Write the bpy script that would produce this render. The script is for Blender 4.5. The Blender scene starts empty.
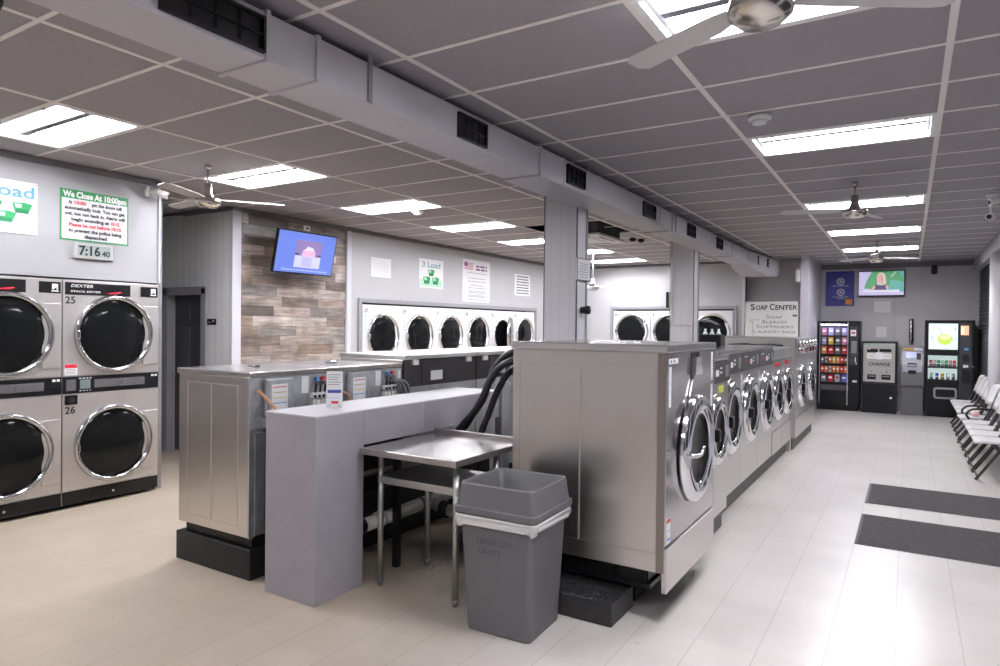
import bpy, bmesh, math, random
from mathutils import Vector, Matrix, Euler
random.seed(7)
PI = math.pi
COL = bpy.context.scene.collection
SC = bpy.context.scene
CEIL = 3.102

# ------------------------------------------------------------------ materials
MATS = {}
def mat(name, color=(.5, .5, .5), rough=.5, metal=0.0, emit=None, estr=1.0, bump=None, spec=.5, coat=0.0,
        noise=None, brushed=None, trans=0.0, alpha=1.0):
    if name in MATS: return MATS[name]
    m = bpy.data.materials.new(name); m.use_nodes = True
    nt = m.node_tree; b = nt.nodes['Principled BSDF']
    b.inputs['Base Color'].default_value = (*color, 1)
    b.inputs['Roughness'].default_value = rough
    b.inputs['Metallic'].default_value = metal
    b.inputs['Specular IOR Level'].default_value = spec
    b.inputs['Coat Weight'].default_value = coat
    b.inputs['Transmission Weight'].default_value = trans
    b.inputs['Alpha'].default_value = alpha
    if emit:
        b.inputs['Emission Color'].default_value = (*emit, 1)
        b.inputs['Emission Strength'].default_value = estr
    L = nt.links
    if noise:                                   # (scale, amount, detail): colour mottling of the material itself
        tc = nt.nodes.new('ShaderNodeTexCoord'); n = nt.nodes.new('ShaderNodeTexNoise')
        n.inputs['Scale'].default_value = noise[0]; n.inputs['Detail'].default_value = noise[2] if len(noise) > 2 else 4
        L.new(tc.outputs['Object'], n.inputs['Vector'])
        r = nt.nodes.new('ShaderNodeMapRange'); r.inputs[1].default_value = .3; r.inputs[2].default_value = .7
        r.inputs[3].default_value = 1 - noise[1]; r.inputs[4].default_value = 1 + noise[1]
        L.new(n.outputs['Fac'], r.inputs[0])
        mx = nt.nodes.new('ShaderNodeVectorMath'); mx.operation = 'SCALE'
        mx.inputs[0].default_value = color; L.new(r.outputs[0], mx.inputs['Scale'])
        L.new(mx.outputs[0], b.inputs['Base Color'])
    if brushed:                                 # (scale vector, rough amount, bump)
        tc = nt.nodes.new('ShaderNodeTexCoord'); mp = nt.nodes.new('ShaderNodeMapping')
        mp.inputs['Scale'].default_value = brushed[0]
        n = nt.nodes.new('ShaderNodeTexNoise'); n.inputs['Scale'].default_value = 1.0; n.inputs['Detail'].default_value = 5
        L.new(tc.outputs['Object'], mp.inputs['Vector']); L.new(mp.outputs[0], n.inputs['Vector'])
        r = nt.nodes.new('ShaderNodeMapRange'); r.inputs[1].default_value = .25; r.inputs[2].default_value = .75
        r.inputs[3].default_value = rough - brushed[1]; r.inputs[4].default_value = rough + brushed[1]
        L.new(n.outputs['Fac'], r.inputs[0]); L.new(r.outputs[0], b.inputs['Roughness'])
        # broad waviness of thin sheet metal
        n2 = nt.nodes.new('ShaderNodeTexNoise'); n2.inputs['Scale'].default_value = 2.2; n2.inputs['Detail'].default_value = 1
        L.new(tc.outputs['Object'], n2.inputs['Vector'])
        ad = nt.nodes.new('ShaderNodeMath'); ad.operation = 'MULTIPLY_ADD'
        L.new(n.outputs['Fac'], ad.inputs[0]); ad.inputs[1].default_value = .004; L.new(n2.outputs['Fac'], ad.inputs[2])
        bp = nt.nodes.new('ShaderNodeBump'); bp.inputs['Strength'].default_value = brushed[2]; bp.inputs['Distance'].default_value = .02
        L.new(ad.outputs[0], bp.inputs['Height']); L.new(bp.outputs[0], b.inputs['Normal'])
    if bump:                                    # (scale, strength)
        tc = nt.nodes.new('ShaderNodeTexCoord'); n = nt.nodes.new('ShaderNodeTexNoise')
        n.inputs['Scale'].default_value = bump[0]; n.inputs['Detail'].default_value = 3
        L.new(tc.outputs['Object'], n.inputs['Vector'])
        bp = nt.nodes.new('ShaderNodeBump'); bp.inputs['Strength'].default_value = bump[1]; bp.inputs['Distance'].default_value = .01
        L.new(n.outputs['Fac'], bp.inputs['Height']); L.new(bp.outputs[0], b.inputs['Normal'])
    MATS[name] = m
    return m

steel   = mat('brushed_steel', (.64, .61, .585), .29, 1, brushed=((1.2, 1.2, 240), .015, .02))
steel_v = mat('brushed_steel_front', (.66, .63, .62), .30, 1, brushed=((200, 200, 1.5), .015, .02))
steel_t = mat('worktop_steel', (.66, .64, .63), .24, 1, brushed=((1.5, 200, 1.5), .015, .02))
dryer_s = mat('dryer_front_steel', (.64, .61, .60), .42, .85, brushed=((70, 70, 2), .05, .05))
galv    = mat('galvanised_sheet', (.46, .48, .50), .42, .8, noise=(14, .15, 5))
chrome  = mat('chrome', (.78, .78, .80), .10, 1)
chrome_d= mat('dark_chrome', (.42, .42, .44), .16, 1)
black   = mat('black_plastic', (.006, .006, .007), .35, spec=.25)
blackm  = mat('black_paint', (.007, .007, .008), .5, spec=.3, noise=(9, .35, 6))
rubber  = mat('black_rubber', (.012, .012, .013), .45)
glass_d = mat('dark_door_glass', (.006, .0065, .007), .10, spec=.20)
cavity  = mat('drum_dark', (.03, .03, .032), .5)
white   = mat('white_enamel', (.80, .80, .83), .35)
whitep  = mat('white_paper', (.82, .82, .83), .6)
whitepl = mat('white_plastic', (.78, .77, .76), .4)
greyp   = mat('grey_board', (.34, .325, .36), .55, noise=(6, .04, 6))
greyt   = mat('grey_trim', (.30, .30, .325), .5)
greyd   = mat('grey_trim_dark', (.13, .13, .14), .5)
can_g   = mat('can_grey_plastic', (.128, .127, .134), .5, bump=(60, .05))
duct_m  = mat('duct_paint', (.56, .54, .585), .5, noise=(3, .04, 5))
text_k  = mat('black_ink', (.01, .01, .012), .6)
text_g  = mat('grey_ink', (.25, .25, .27), .6)
text_w  = mat('white_ink', (.8, .8, .8), .5)
red     = mat('red_ink', (.62, .02, .04), .5)
blue_i  = mat('blue_ink', (.10, .32, .70), .5)
teal_i  = mat('teal_ink', (.10, .35, .42), .5)
green   = mat('green_ink', (.02, .28, .09), .5)
green_d = mat('dark_green_ink', (.01, .16, .06), .5)
green_l = mat('pale_green_ink', (.45, .72, .55), .5)
lblue   = mat('pale_blue_ink', (.50, .68, .90), .5)
pink_i  = mat('pink_ink', (.60, .22, .34), .5)
orange  = mat('orange_hose', (.62, .34, .22), .5)
pvc     = mat('white_pvc', (.66, .63, .58), .4, noise=(9, .15, 5))
brown_d = mat('dark_brown_metal', (.035, .028, .028), .4, .3)
gridm   = mat('ceiling_grid_metal', (.88, .83, .80), .5)

def floor_mat():
    m = bpy.data.materials.new('vinyl_floor_tiles'); m.use_nodes = True
    nt = m.node_tree; b = nt.nodes['Principled BSDF']; L = nt.links; N = nt.nodes.new
    tc = N('ShaderNodeTexCoord'); sp = N('ShaderNodeSeparateXYZ'); L.new(tc.outputs['Object'], sp.inputs[0])
    def M(op, a, v=None, c=None):
        n = N('ShaderNodeMath'); n.operation = op
        for i, s in enumerate((a, v, c)):
            if s is None: continue
            if isinstance(s, (int, float)): n.inputs[i].default_value = s
            else: L.new(s, n.inputs[i])
        return n.outputs[0]
    T = .3048
    u = M('DIVIDE', M('ADD', sp.outputs[0], 1.5675), T); v = M('DIVIDE', M('ADD', sp.outputs[1], -3.60), T)
    fu = M('FRACT', M('ADD', u, 100)); fv = M('FRACT', M('ADD', v, 100))
    du = M('MINIMUM', fu, M('SUBTRACT', 1, fu)); dv = M('MINIMUM', fv, M('SUBTRACT', 1, fv))
    lu = M('LESS_THAN', du, .0075); lv = M('LESS_THAN', dv, .0055)
    line = M('MAXIMUM', M('MULTIPLY', lu, .30), M('MULTIPLY', lv, .13))
    cb = N('ShaderNodeCombineXYZ'); L.new(M('FLOOR', u), cb.inputs[0]); L.new(M('FLOOR', v), cb.inputs[1])
    wn = N('ShaderNodeTexWhiteNoise'); wn.noise_dimensions = '2D'; L.new(cb.outputs[0], wn.inputs['Vector'])
    nz = N('ShaderNodeTexNoise'); nz.inputs['Scale'].default_value = 1.1; nz.inputs['Detail'].default_value = 6; L.new(tc.outputs['Object'], nz.inputs['Vector'])
    nf = N('ShaderNodeTexNoise'); nf.inputs['Scale'].default_value = 26; nf.inputs['Detail'].default_value = 5; L.new(tc.outputs['Object'], nf.inputs['Vector'])
    # the old waxed floor by the dryers is yellower than the walkway: mix over X with a ragged edge
    wx = N('ShaderNodeMapRange'); wx.interpolation_type = 'SMOOTHSTEP'
    L.new(M('ADD', sp.outputs[0], M('MULTIPLY', M('SUBTRACT', nz.outputs['Fac'], .5), 2.2)), wx.inputs[0])
    wx.inputs[1].default_value = -3.2; wx.inputs[2].default_value = -1.0
    c = N('ShaderNodeMix'); c.data_type = 'RGBA'; L.new(wx.outputs[0], c.inputs[0])
    c.inputs[6].default_value = (.52, .44, .345, 1); c.inputs[7].default_value = (.64, .60, .575, 1)
    # stains
    st = N('ShaderNodeMapRange'); L.new(nz.outputs['Fac'], st.inputs[0]); st.inputs[1].default_value = .25; st.inputs[2].default_value = .62
    st.inputs[3].default_value = .86; st.inputs[4].default_value = 1.02
    s2 = N('ShaderNodeMapRange'); L.new(nf.outputs['Fac'], s2.inputs[0]); s2.inputs[1].default_value = .3; s2.inputs[2].default_value = .7
    s2.inputs[3].default_value = .985; s2.inputs[4].default_value = 1.005
    tv = M('MULTIPLY_ADD', wn.outputs['Value'], .05, .975)
    k = M('MULTIPLY', M('MULTIPLY', st.outputs[0], s2.outputs[0]), M('MULTIPLY', tv, M('SUBTRACT', 1, line)))
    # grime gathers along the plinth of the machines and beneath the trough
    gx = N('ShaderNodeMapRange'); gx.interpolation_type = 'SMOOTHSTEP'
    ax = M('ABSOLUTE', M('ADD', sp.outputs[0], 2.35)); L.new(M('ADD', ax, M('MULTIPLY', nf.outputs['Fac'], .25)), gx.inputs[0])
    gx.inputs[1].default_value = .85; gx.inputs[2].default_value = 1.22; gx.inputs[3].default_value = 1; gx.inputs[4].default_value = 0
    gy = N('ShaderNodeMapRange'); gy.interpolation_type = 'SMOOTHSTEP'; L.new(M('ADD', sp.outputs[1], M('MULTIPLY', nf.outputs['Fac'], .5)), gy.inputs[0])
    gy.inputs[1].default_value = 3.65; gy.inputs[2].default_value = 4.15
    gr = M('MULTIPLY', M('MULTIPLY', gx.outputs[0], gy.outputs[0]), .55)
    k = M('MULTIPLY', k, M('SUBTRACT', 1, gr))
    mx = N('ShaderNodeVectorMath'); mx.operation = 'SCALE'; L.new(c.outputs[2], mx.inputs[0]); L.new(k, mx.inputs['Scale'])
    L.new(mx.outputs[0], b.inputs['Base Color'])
    rr = N('ShaderNodeMapRange'); L.new(nf.outputs['Fac'], rr.inputs[0]); rr.inputs[3].default_value = .24; rr.inputs[4].default_value = .36
    L.new(rr.outputs[0], b.inputs['Roughness'])
    b.inputs['Specular IOR Level'].default_value = .5
    nb = N('ShaderNodeTexNoise'); nb.inputs['Scale'].default_value = 5; nb.inputs['Detail'].default_value = 4; L.new(tc.outputs['Object'], nb.inputs['Vector'])
    ba = M('MULTIPLY_ADD', line, -.8, nb.outputs['Fac'])
    bp = N('ShaderNodeBump'); bp.inputs['Strength'].default_value = .25; bp.inputs['Distance'].default_value = .006
    L.new(ba, bp.inputs['Height']); L.new(bp.outputs[0], b.inputs['Normal'])
    return m

def panel_mat(name, color, step, axis, rough=.5, depth=.14, amount=.4):
    """painted sheet with narrow vertical grooves every STEP metres along AXIS (0 = x, 1 = y)"""
    m = bpy.data.materials.new(name); m.use_nodes = True
    nt = m.node_tree; b = nt.nodes['Principled BSDF']; L = nt.links; N = nt.nodes.new
    tc = N('ShaderNodeTexCoord'); sp = N('ShaderNodeSeparateXYZ'); L.new(tc.outputs['Object'], sp.inputs[0])
    a = N('ShaderNodeMath'); a.operation = 'DIVIDE'; L.new(sp.outputs[axis], a.inputs[0]); a.inputs[1].default_value = step
    f = N('ShaderNodeMath'); f.operation = 'FRACT'; L.new(a.outputs[0], f.inputs[0])
    g = N('ShaderNodeMath'); g.operation = 'LESS_THAN'; L.new(f.outputs[0], g.inputs[0]); g.inputs[1].default_value = depth
    nz = N('ShaderNodeTexNoise'); nz.inputs['Scale'].default_value = 3; L.new(tc.outputs['Object'], nz.inputs['Vector'])
    k = N('ShaderNodeMath'); k.operation = 'MULTIPLY_ADD'; L.new(g.outputs[0], k.inputs[0]); k.inputs[1].default_value = -amount
    r = N('ShaderNodeMapRange'); L.new(nz.outputs['Fac'], r.inputs[0]); r.inputs[3].default_value = .96; r.inputs[4].default_value = 1.04
    L.new(r.outputs[0], k.inputs[2])
    mx = N('ShaderNodeVectorMath'); mx.operation = 'SCALE'; mx.inputs[0].default_value = color; L.new(k.outputs[0], mx.inputs['Scale'])
    L.new(mx.outputs[0], b.inputs['Base Color']); b.inputs['Roughness'].default_value = rough
    bp = N('ShaderNodeBump'); bp.inputs['Strength'].default_value = .4; bp.inputs['Distance'].default_value = .005; bp.invert = True
    L.new(g.outputs[0], bp.inputs['Height']); L.new(bp.outputs[0], b.inputs['Normal'])
    return m

def wood_mat():
    m = bpy.data.materials.new('reclaimed_plank_wall'); m.use_nodes = True
    nt = m.node_tree; b = nt.nodes['Principled BSDF']; L = nt.links; N = nt.nodes.new
    tc = N('ShaderNodeTexCoord'); sp = N('ShaderNodeSeparateXYZ'); L.new(tc.outputs['Object'], sp.inputs[0])
    def M(op, a, v=None, c=None):
        n = N('ShaderNodeMath'); n.operation = op
        for i, s in enumerate((a, v, c)):
            if s is None: continue
            if isinstance(s, (int, float)): n.inputs[i].default_value = s
            else: L.new(s, n.inputs[i])
        return n.outputs[0]
    row = M('FLOOR', M('DIVIDE', sp.outputs[2], .127)); fr = M('FRACT', M('DIVIDE', sp.outputs[2], .127))
    w1 = N('ShaderNodeTexWhiteNoise'); w1.noise_dimensions = '1D'; L.new(row, w1.inputs['W'])
    yy = M('DIVIDE', M('ADD', sp.outputs[1], M('MULTIPLY', w1.outputs['Value'], 1.0)), .62)
    col = M('FLOOR', yy); fy = M('FRACT', yy)
    cb = N('ShaderNodeCombineXYZ'); L.new(row, cb.inputs[0]); L.new(col, cb.inputs[1])
    w2 = N('ShaderNodeTexWhiteNoise'); w2.noise_dimensions = '2D'; L.new(cb.outputs[0], w2.inputs['Vector'])
    rp = N('ShaderNodeValToRGB'); L.new(w2.outputs['Value'], rp.inputs[0])
    cols = [(0, (.085, .068, .060)), (.2, (.18, .138, .118)), (.4, (.33, .27, .245)), (.6, (.22, .158, .122)), (.8, (.42, .37, .34)), (1, (.125, .11, .105))]
    el = rp.color_ramp.elements
    el[0].position = 0; el[0].color = (*cols[0][1], 1); el[1].position = 1; el[1].color = (*cols[-1][1], 1)
    for p, c in cols[1:-1]:
        e = el.new(p); e.color = (*c, 1)
    mp = N('ShaderNodeMapping'); mp.inputs['Scale'].default_value = (1, 2.2, 26); L.new(tc.outputs['Object'], mp.inputs['Vector'])
    va = N('ShaderNodeVectorMath'); va.operation = 'ADD'; L.new(mp.outputs[0], va.inputs[0])
    cb2 = N('ShaderNodeCombineXYZ'); L.new(M('MULTIPLY', w2.outputs['Value'], 40), cb2.inputs[0]); L.new(cb2.outputs[0], va.inputs[1])
    nz = N('ShaderNodeTexNoise'); nz.inputs['Scale'].default_value = 1.4; nz.inputs['Detail'].default_value = 7; L.new(va.outputs[0], nz.inputs['Vector'])
    n3 = N('ShaderNodeTexNoise'); n3.inputs['Scale'].default_value = 5; n3.inputs['Detail'].default_value = 5; L.new(tc.outputs['Object'], n3.inputs['Vector'])
    r = N('ShaderNodeMapRange'); L.new(nz.outputs['Fac'], r.inputs[0]); r.inputs[1].default_value = .25; r.inputs[2].default_value = .75
    r.inputs[3].default_value = .5; r.inputs[4].default_value = 1.5
    r3 = N('ShaderNodeMapRange'); L.new(n3.outputs['Fac'], r3.inputs[0]); r3.inputs[1].default_value = .3; r3.inputs[2].default_value = .7
    r3.inputs[3].default_value = .7; r3.inputs[4].default_value = 1.25
    seam = M('MAXIMUM', M('LESS_THAN', fr, .035), M('LESS_THAN', fy, .008))
    k = M('MULTIPLY', M('MULTIPLY', r.outputs[0], r3.outputs[0]), M('MULTIPLY_ADD', seam, -.55, 1))
    mx = N('ShaderNodeVectorMath'); mx.operation = 'SCALE'; L.new(rp.outputs[0], mx.inputs[0]); L.new(k, mx.inputs['Scale'])
    L.new(mx.outputs[0], b.inputs['Base Color']); b.inputs['Roughness'].default_value = .42
    return m

wall_m   = mat('wall_paint', (.50, .50, .52), .5, noise=(2, .02, 3))
wallb_m  = mat('back_wall_paint', (.56, .545, .57), .55, noise=(2, .03, 3))
wallg_m  = panel_mat('grooved_wall_panel', (.74, .75, .75), .135, 0, amount=.16, depth=.10)
colm_m   = panel_mat('grooved_column_panel', (.70, .69, .72), .10, 0, amount=.12, depth=.08)
tile_m   = mat('ceiling_tile', (.35, .33, .35), .8, noise=(70, .06, 3), bump=(120, .15))
wood_m   = wood_mat()
floor_m  = floor_mat()

# ------------------------------------------------------------------ mesh helpers
class B:
    """collects shapes for ONE mesh object"""
    def __init__(s): s.bm = bmesh.new(); s.mi = 0; s.mats = []
    def use(s, m):
        if m not in s.mats: s.mats.append(m)
        s.mi = s.mats.index(m); return s
    def _fin(s, faces, smooth=False):
        for f in faces: f.material_index = s.mi; f.smooth = smooth
    def box(s, x0, x1, y0, y1, z0, z1, bev=0.0, seg=2):
        t = bmesh.new()
        bmesh.ops.create_cube(t, size=1)
        bmesh.ops.scale(t, vec=(x1-x0, y1-y0, z1-z0), verts=t.verts)
        bmesh.ops.translate(t, vec=((x0+x1)/2, (y0+y1)/2, (z0+z1)/2), verts=t.verts)
        if bev > 0: bmesh.ops.bevel(t, geom=t.edges[:], offset=min(bev, .49*min(abs(x1-x0), abs(y1-y0), abs(z1-z0))), segments=seg, affect='EDGES', profile=.5)
        return s._merge(t)
    def _merge(s, t, smooth=False, M=None):
        if M is not None: bmesh.ops.transform(t, matrix=M, verts=t.verts)
        mp = {}
        for v in t.verts: mp[v] = s.bm.verts.new(v.co)
        for f in t.faces:
            try: nf = s.bm.faces.new([mp[v] for v in f.verts])
            except ValueError: continue
            nf.material_index = s.mi; nf.smooth = smooth
        t.free(); return s
    def rbox(s, c, size, rot=(0, 0, 0), bev=0.0, seg=2):
        t = bmesh.new(); bmesh.ops.create_cube(t, size=1); bmesh.ops.scale(t, vec=size, verts=t.verts)
        if bev > 0: bmesh.ops.bevel(t, geom=t.edges[:], offset=bev, segments=seg, affect='EDGES', profile=.5)
        return s._merge(t, M=Matrix.Translation(c) @ Euler(rot).to_matrix().to_4x4())
    def cyl(s, p0, p1, r, r2=None, n=20, smooth=True):
        p0, p1 = Vector(p0), Vector(p1); d = p1-p0
        t = bmesh.new(); bmesh.ops.create_cone(t, cap_ends=True, segments=n, radius1=r, radius2=r if r2 is None else r2, depth=d.length)
        M = Matrix.Translation((p0+p1)/2) @ d.to_track_quat('Z', 'Y').to_matrix().to_4x4()
        s._merge(t, False, M)
        if smooth:
            s.bm.faces.ensure_lookup_table()
            for f in s.bm.faces[-(n+2):]:
                if len(f.verts) == 4: f.smooth = True
        return s
    def lathe(s, prof, origin=(0, 0, 0), axis='Y', n=40, close=False):
        """prof: (r, h) pairs turned about AXIS through ORIGIN"""
        rings = []
        for r, h in prof:
            ring = []
            for i in range(n):
                a = 2*PI*i/n; c, q = r*math.cos(a), r*math.sin(a)
                p = {'Y': (c, h, q), 'Z': (c, q, h), 'X': (h, c, q)}[axis]
                ring.append(s.bm.verts.new(Vector(p)+Vector(origin)))
            rings.append(ring)
        if close: rings.append(rings[0])
        for a, b in zip(rings, rings[1:]):
            for i in range(n):
                f = s.bm.faces.new((a[i], a[(i+1) % n], b[(i+1) % n], b[i])); f.material_index = s.mi; f.smooth = True
        return s
    def disc(s, r, origin, axis='Y', n=40):
        vs = []
        for i in range(n):
            a = 2*PI*i/n; c, q = r*math.cos(a), r*math.sin(a)
            vs.append(s.bm.verts.new(Vector({'Y': (c, 0, q), 'Z': (c, q, 0), 'X': (0, c, q)}[axis])+Vector(origin)))
        f = s.bm.faces.new(vs); f.material_index = s.mi; return s
    def prism(s, pts, a0, a1, axis='Y'):
        """polygon PTS (2-D) extruded from A0 to A1 along AXIS"""
        def P(p, h): return {'Y': (p[0], h, p[1]), 'Z': (p[0], p[1], h), 'X': (h, p[0], p[1])}[axis]
        lo = [s.bm.verts.new(P(p, a0)) for p in pts]; hi = [s.bm.verts.new(P(p, a1)) for p in pts]
        fs = [s.bm.faces.new(lo), s.bm.faces.new(hi[::-1])]
        for i in range(len(pts)):
            j = (i+1) % len(pts); fs.append(s.bm.faces.new((lo[i], hi[i], hi[j], lo[j])))
        s._fin(fs); return s
    def tube(s, path, r, n=12, res=6):
        """smooth tube through PATH (Catmull-Rom)"""
        P = [Vector(p) for p in path]; pts = []
        if len(P) > 2 and res > 1:
            E = [2*P[0]-P[1]]+P+[2*P[-1]-P[-2]]
            for i in range(1, len(E)-2):
                for k in range(res):
                    t = k/res; a, b, c, d = E[i-1], E[i], E[i+1], E[i+2]
                    pts.append(.5*((2*b)+(c-a)*t+(2*a-5*b+4*c-d)*t*t+(3*b-a-3*c+d)*t**3))
            pts.append(P[-1])
        else: pts = P
        up = Vector((.013, .021, 1)).normalized(); rings = []; u = None
        for i, p in enumerate(pts):
            d = (pts[min(i+1, len(pts)-1)]-pts[max(i-1, 0)]).normalized()
            if u is None:
                u = d.cross(up)
                if u.length < .05: u = d.cross(Vector((1, 0, 0)))
            u = (u-d*u.dot(d)).normalized(); w = d.cross(u)
            rings.append([s.bm.verts.new(p+r*(math.cos(2*PI*k/n)*u+math.sin(2*PI*k/n)*w)) for k in range(n)])
        for a, b in zip(rings, rings[1:]):
            for k in range(n):
                f = s.bm.faces.new((a[k], a[(k+1) % n], b[(k+1) % n], b[k])); f.material_index = s.mi; f.smooth = True
        s._fin([s.bm.faces.new(rings[0][::-1]), s.bm.faces.new(rings[-1])]); return s
    def build(s, name, m=None, parent=None, loc=None, rot=None):
        bmesh.ops.recalc_face_normals(s.bm, faces=s.bm.faces)
        me = bpy.data.meshes.new(name); s.bm.to_mesh(me); s.bm.free()
        if s.mats:
            for q in s.mats: me.materials.append(q)
        else: me.materials.append(m)
        o = bpy.data.objects.new(name, me); COL.objects.link(o)
        if parent: o.parent = parent
        if loc: o.location = loc
        if rot: o.rotation_euler = rot
        return o

def thing(name, label, cat, loc=(0, 0, 0), rotz=0.0, group=None):
    o = bpy.data.objects.new(name, None); COL.objects.link(o); o.empty_display_size = .1
    o.location = loc; o.rotation_euler = (0, 0, rotz)
    return tag(o, label, cat, group)
def tag(o, label, cat, group=None, kind=None):
    o['label'] = label; o['category'] = cat
    if group: o['group'] = group
    if kind: o['kind'] = kind
    return o
def struct(o):
    o['kind'] = 'structure'; return o
def kids(o): return [c for c in bpy.data.objects if c.parent == o]
def copy_tree(o, parent=None, **kw):
    c = o.copy(); COL.objects.link(c)
    if parent: c.parent = parent
    for ch in kids(o): copy_tree(ch, c)
    return c
def clone(o, label, loc=None, rotz=None, group=None):
    c = copy_tree(o); c['label'] = label
    if loc is not None: c.location = loc
    if rotz is not None: c.rotation_euler = (0, 0, rotz)
    if group: c['group'] = group
    return c

def text_obj(name, txt, m, parent, x0, z0, h, w=None, y=-.002, align='LEFT', bold=0.0, th=.001, font_shear=0.0):
    """flat lettering in the local XZ plane facing -Y: left (or centre) x0, base line z0, cap height h, optional total width w"""
    cu = bpy.data.curves.new(name, 'FONT'); cu.body = txt; cu.size = 1; cu.extrude = 0; cu.offset = bold; cu.align_x = 'LEFT'; cu.resolution_u = 3
    cu.shear = font_shear
    t = bpy.data.objects.new(name, cu); COL.objects.link(t)
    bpy.context.view_layer.update()
    me = bpy.data.meshes.new_from_object(t.evaluated_get(bpy.context.evaluated_depsgraph_get()))
    bpy.data.objects.remove(t); bpy.data.curves.remove(cu)
    xs = [v.co.x for v in me.vertices]; ys = [v.co.y for v in me.vertices]
    if not xs: return None
    sx0, sx1 = min(xs), max(xs); k = h/.70
    kx = k if w is None else w/(sx1-sx0)
    W = (sx1-sx0)*kx; ox = x0 if align == 'LEFT' else x0-W/2
    for v in me.vertices:
        v.co = Vector((ox+(v.co.x-sx0)*kx, y, z0+v.co.y*k))
    me.materials.clear(); me.materials.append(m); me.name = name
    o = bpy.data.objects.new(name, me); COL.objects.link(o); o.parent = parent
    return o

def board(name, label, cat, loc, rotz, w, h, m, th=.008, bev=0.0, group=None):
    """a flat sign: mesh root, local x 0..w, z 0..h, face at y=-th"""
    o = B().box(0, w, -th, 0, 0, h, bev).build(name, m, None, loc, (0, 0, rotz))
    tag(o, label, cat, group); o['t'] = th
    return o
def rrect(x0, x1, z0, z1, r, n=5):
    return [(cx+r*math.cos(a0+PI/2*k/n), cz+r*math.sin(a0+PI/2*k/n)) for cx, cz, a0 in ((x1-r, z1-r, 0), (x0+r, z1-r, PI/2), (x0+r, z0+r, PI), (x1-r, z0+r, 1.5*PI)) for k in range(n+1)]
def flat(parent, name, m, x0, x1, z0, z1, y=-.0095, th=.001):
    return B().box(x0, x1, y-th, y, z0, z1).build(name, m, parent)
def flat_poly(parent, name, m, pts, y=-.0095, th=.001):
    return B().prism(pts, y-th, y, 'Y').build(name, m, parent)

# ------------------------------------------------------------------ camera
yaw, pitch, roll, FPX, CAMZ = .5549, -.0104, .0104, 660.43, 1.681
cy, sy = math.cos(yaw), math.sin(yaw)
fw = Vector((-sy*math.cos(pitch), cy*math.cos(pitch), math.sin(pitch)))
rt = Vector((cy, sy, 0)); up = rt.cross(fw)
r2 = rt*math.cos(roll)+up*math.sin(roll); u2 = -rt*math.sin(roll)+up*math.cos(roll)
cam_d = bpy.data.cameras.new('camera'); cam_d.sensor_width = 36; cam_d.lens = FPX/1000*36; cam_d.clip_start = .05
cam = bpy.data.objects.new('camera', cam_d); COL.objects.link(cam)
cam.matrix_world = Matrix(((r2.x, u2.x, -fw.x, 0), (r2.y, u2.y, -fw.y, 0), (r2.z, u2.z, -fw.z, CAMZ), (0, 0, 0, 1)))
SC.camera = cam

# ------------------------------------------------------------------ room shell
XL, XR, YF, YB = -8.5, 1.16, -2.4, 16.1
struct(B().box(XL-.2, XR+.2, YF-.2, YB+.2, -.1, 0).build('floor', floor_m))
XG = [-1.0689+1.2192*i for i in range(-7, 3)]
YG = [3.3336+.6096*j for j in range(-10, 6)]+[6.93+.6096*k for k in range(0, 16)]
YJ = {round(y, 3): k for k, y in enumerate(YG)}
def yidx(y): return min(range(len(YG)), key=lambda k: abs(YG[k]-y))
def xidx(x): return min(range(len(XG)), key=lambda k: abs(XG[k]-x))
FIX = []                                            # (x cell, y cell) of each troffer
for y in (.286, 2.724, 5.162, 8.149, 10.588, 13.026): FIX.append((xidx(-1.0689), yidx(y)))
for y in (-.324, 2.114, 3.943, 5.772, 7.54, 9.369, 11.197, 13.026): FIX.append((xidx(-5.946), yidx(y)))
HOLES = {(xidx(-4.727), yidx(8.149)), (xidx(-4.727), yidx(8.759))}
cb_ = B()
for i in range(len(XG)-1):
    for j in range(len(YG)-1):
        if (i, j) in FIX or (i, j) in HOLES: continue
        x0, x1, y0, y1 = max(XG[i], XL), min(XG[i+1], XR), max(YG[j], YF), min(YG[j+1], YB)
        if x1-x0 < .02 or y1-y0 < .02: continue
        cb_.box(x0+.004, x1-.004, y0+.004, y1-.004, CEIL, CEIL+.02)
struct(cb_.build('ceiling', tile_m))
gb = B()
for x in XG[1:]:
    if XL < x < XR: gb.box(x-.017, x+.017, YF, YB, CEIL-.004, CEIL+.003)
for y in YG:
    if YF < y < YB: gb.box(XL, XR, y-.013, y+.013, CEIL-.0035, CEIL+.0025)
struct(gb.build('trim_1', gridm))
struct(B().box(XL-.2, XR+.2, YF-.2, YB+.2, CEIL+.45, CEIL+.5).build('ceiling_plenum', mat('plenum_dark', (.03, .03, .03), .8)))

H = CEIL+.45
# left bulkhead wall over the stack dryers
wl = B(); wl.box(-6.62, -6.42, YF, 3.83, 2.075, H); struct(wl.build('wall_left', mat('left_wall_dimmed_paint', (.36, .36, .375), .5, noise=(2, .02, 3))))  # same paint as the other walls; its dimmer light is put into the colour
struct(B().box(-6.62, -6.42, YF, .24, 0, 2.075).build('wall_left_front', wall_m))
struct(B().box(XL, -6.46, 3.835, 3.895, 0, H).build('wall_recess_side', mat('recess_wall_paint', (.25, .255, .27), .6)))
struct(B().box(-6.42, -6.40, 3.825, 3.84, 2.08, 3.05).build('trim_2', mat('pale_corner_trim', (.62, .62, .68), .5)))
struct(B().box(XL-.15, XL, 3.895, 5.3, 0, H).build('wall_recess', mat('recess_wall_paint', (.25, .255, .27), .6)))
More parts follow.
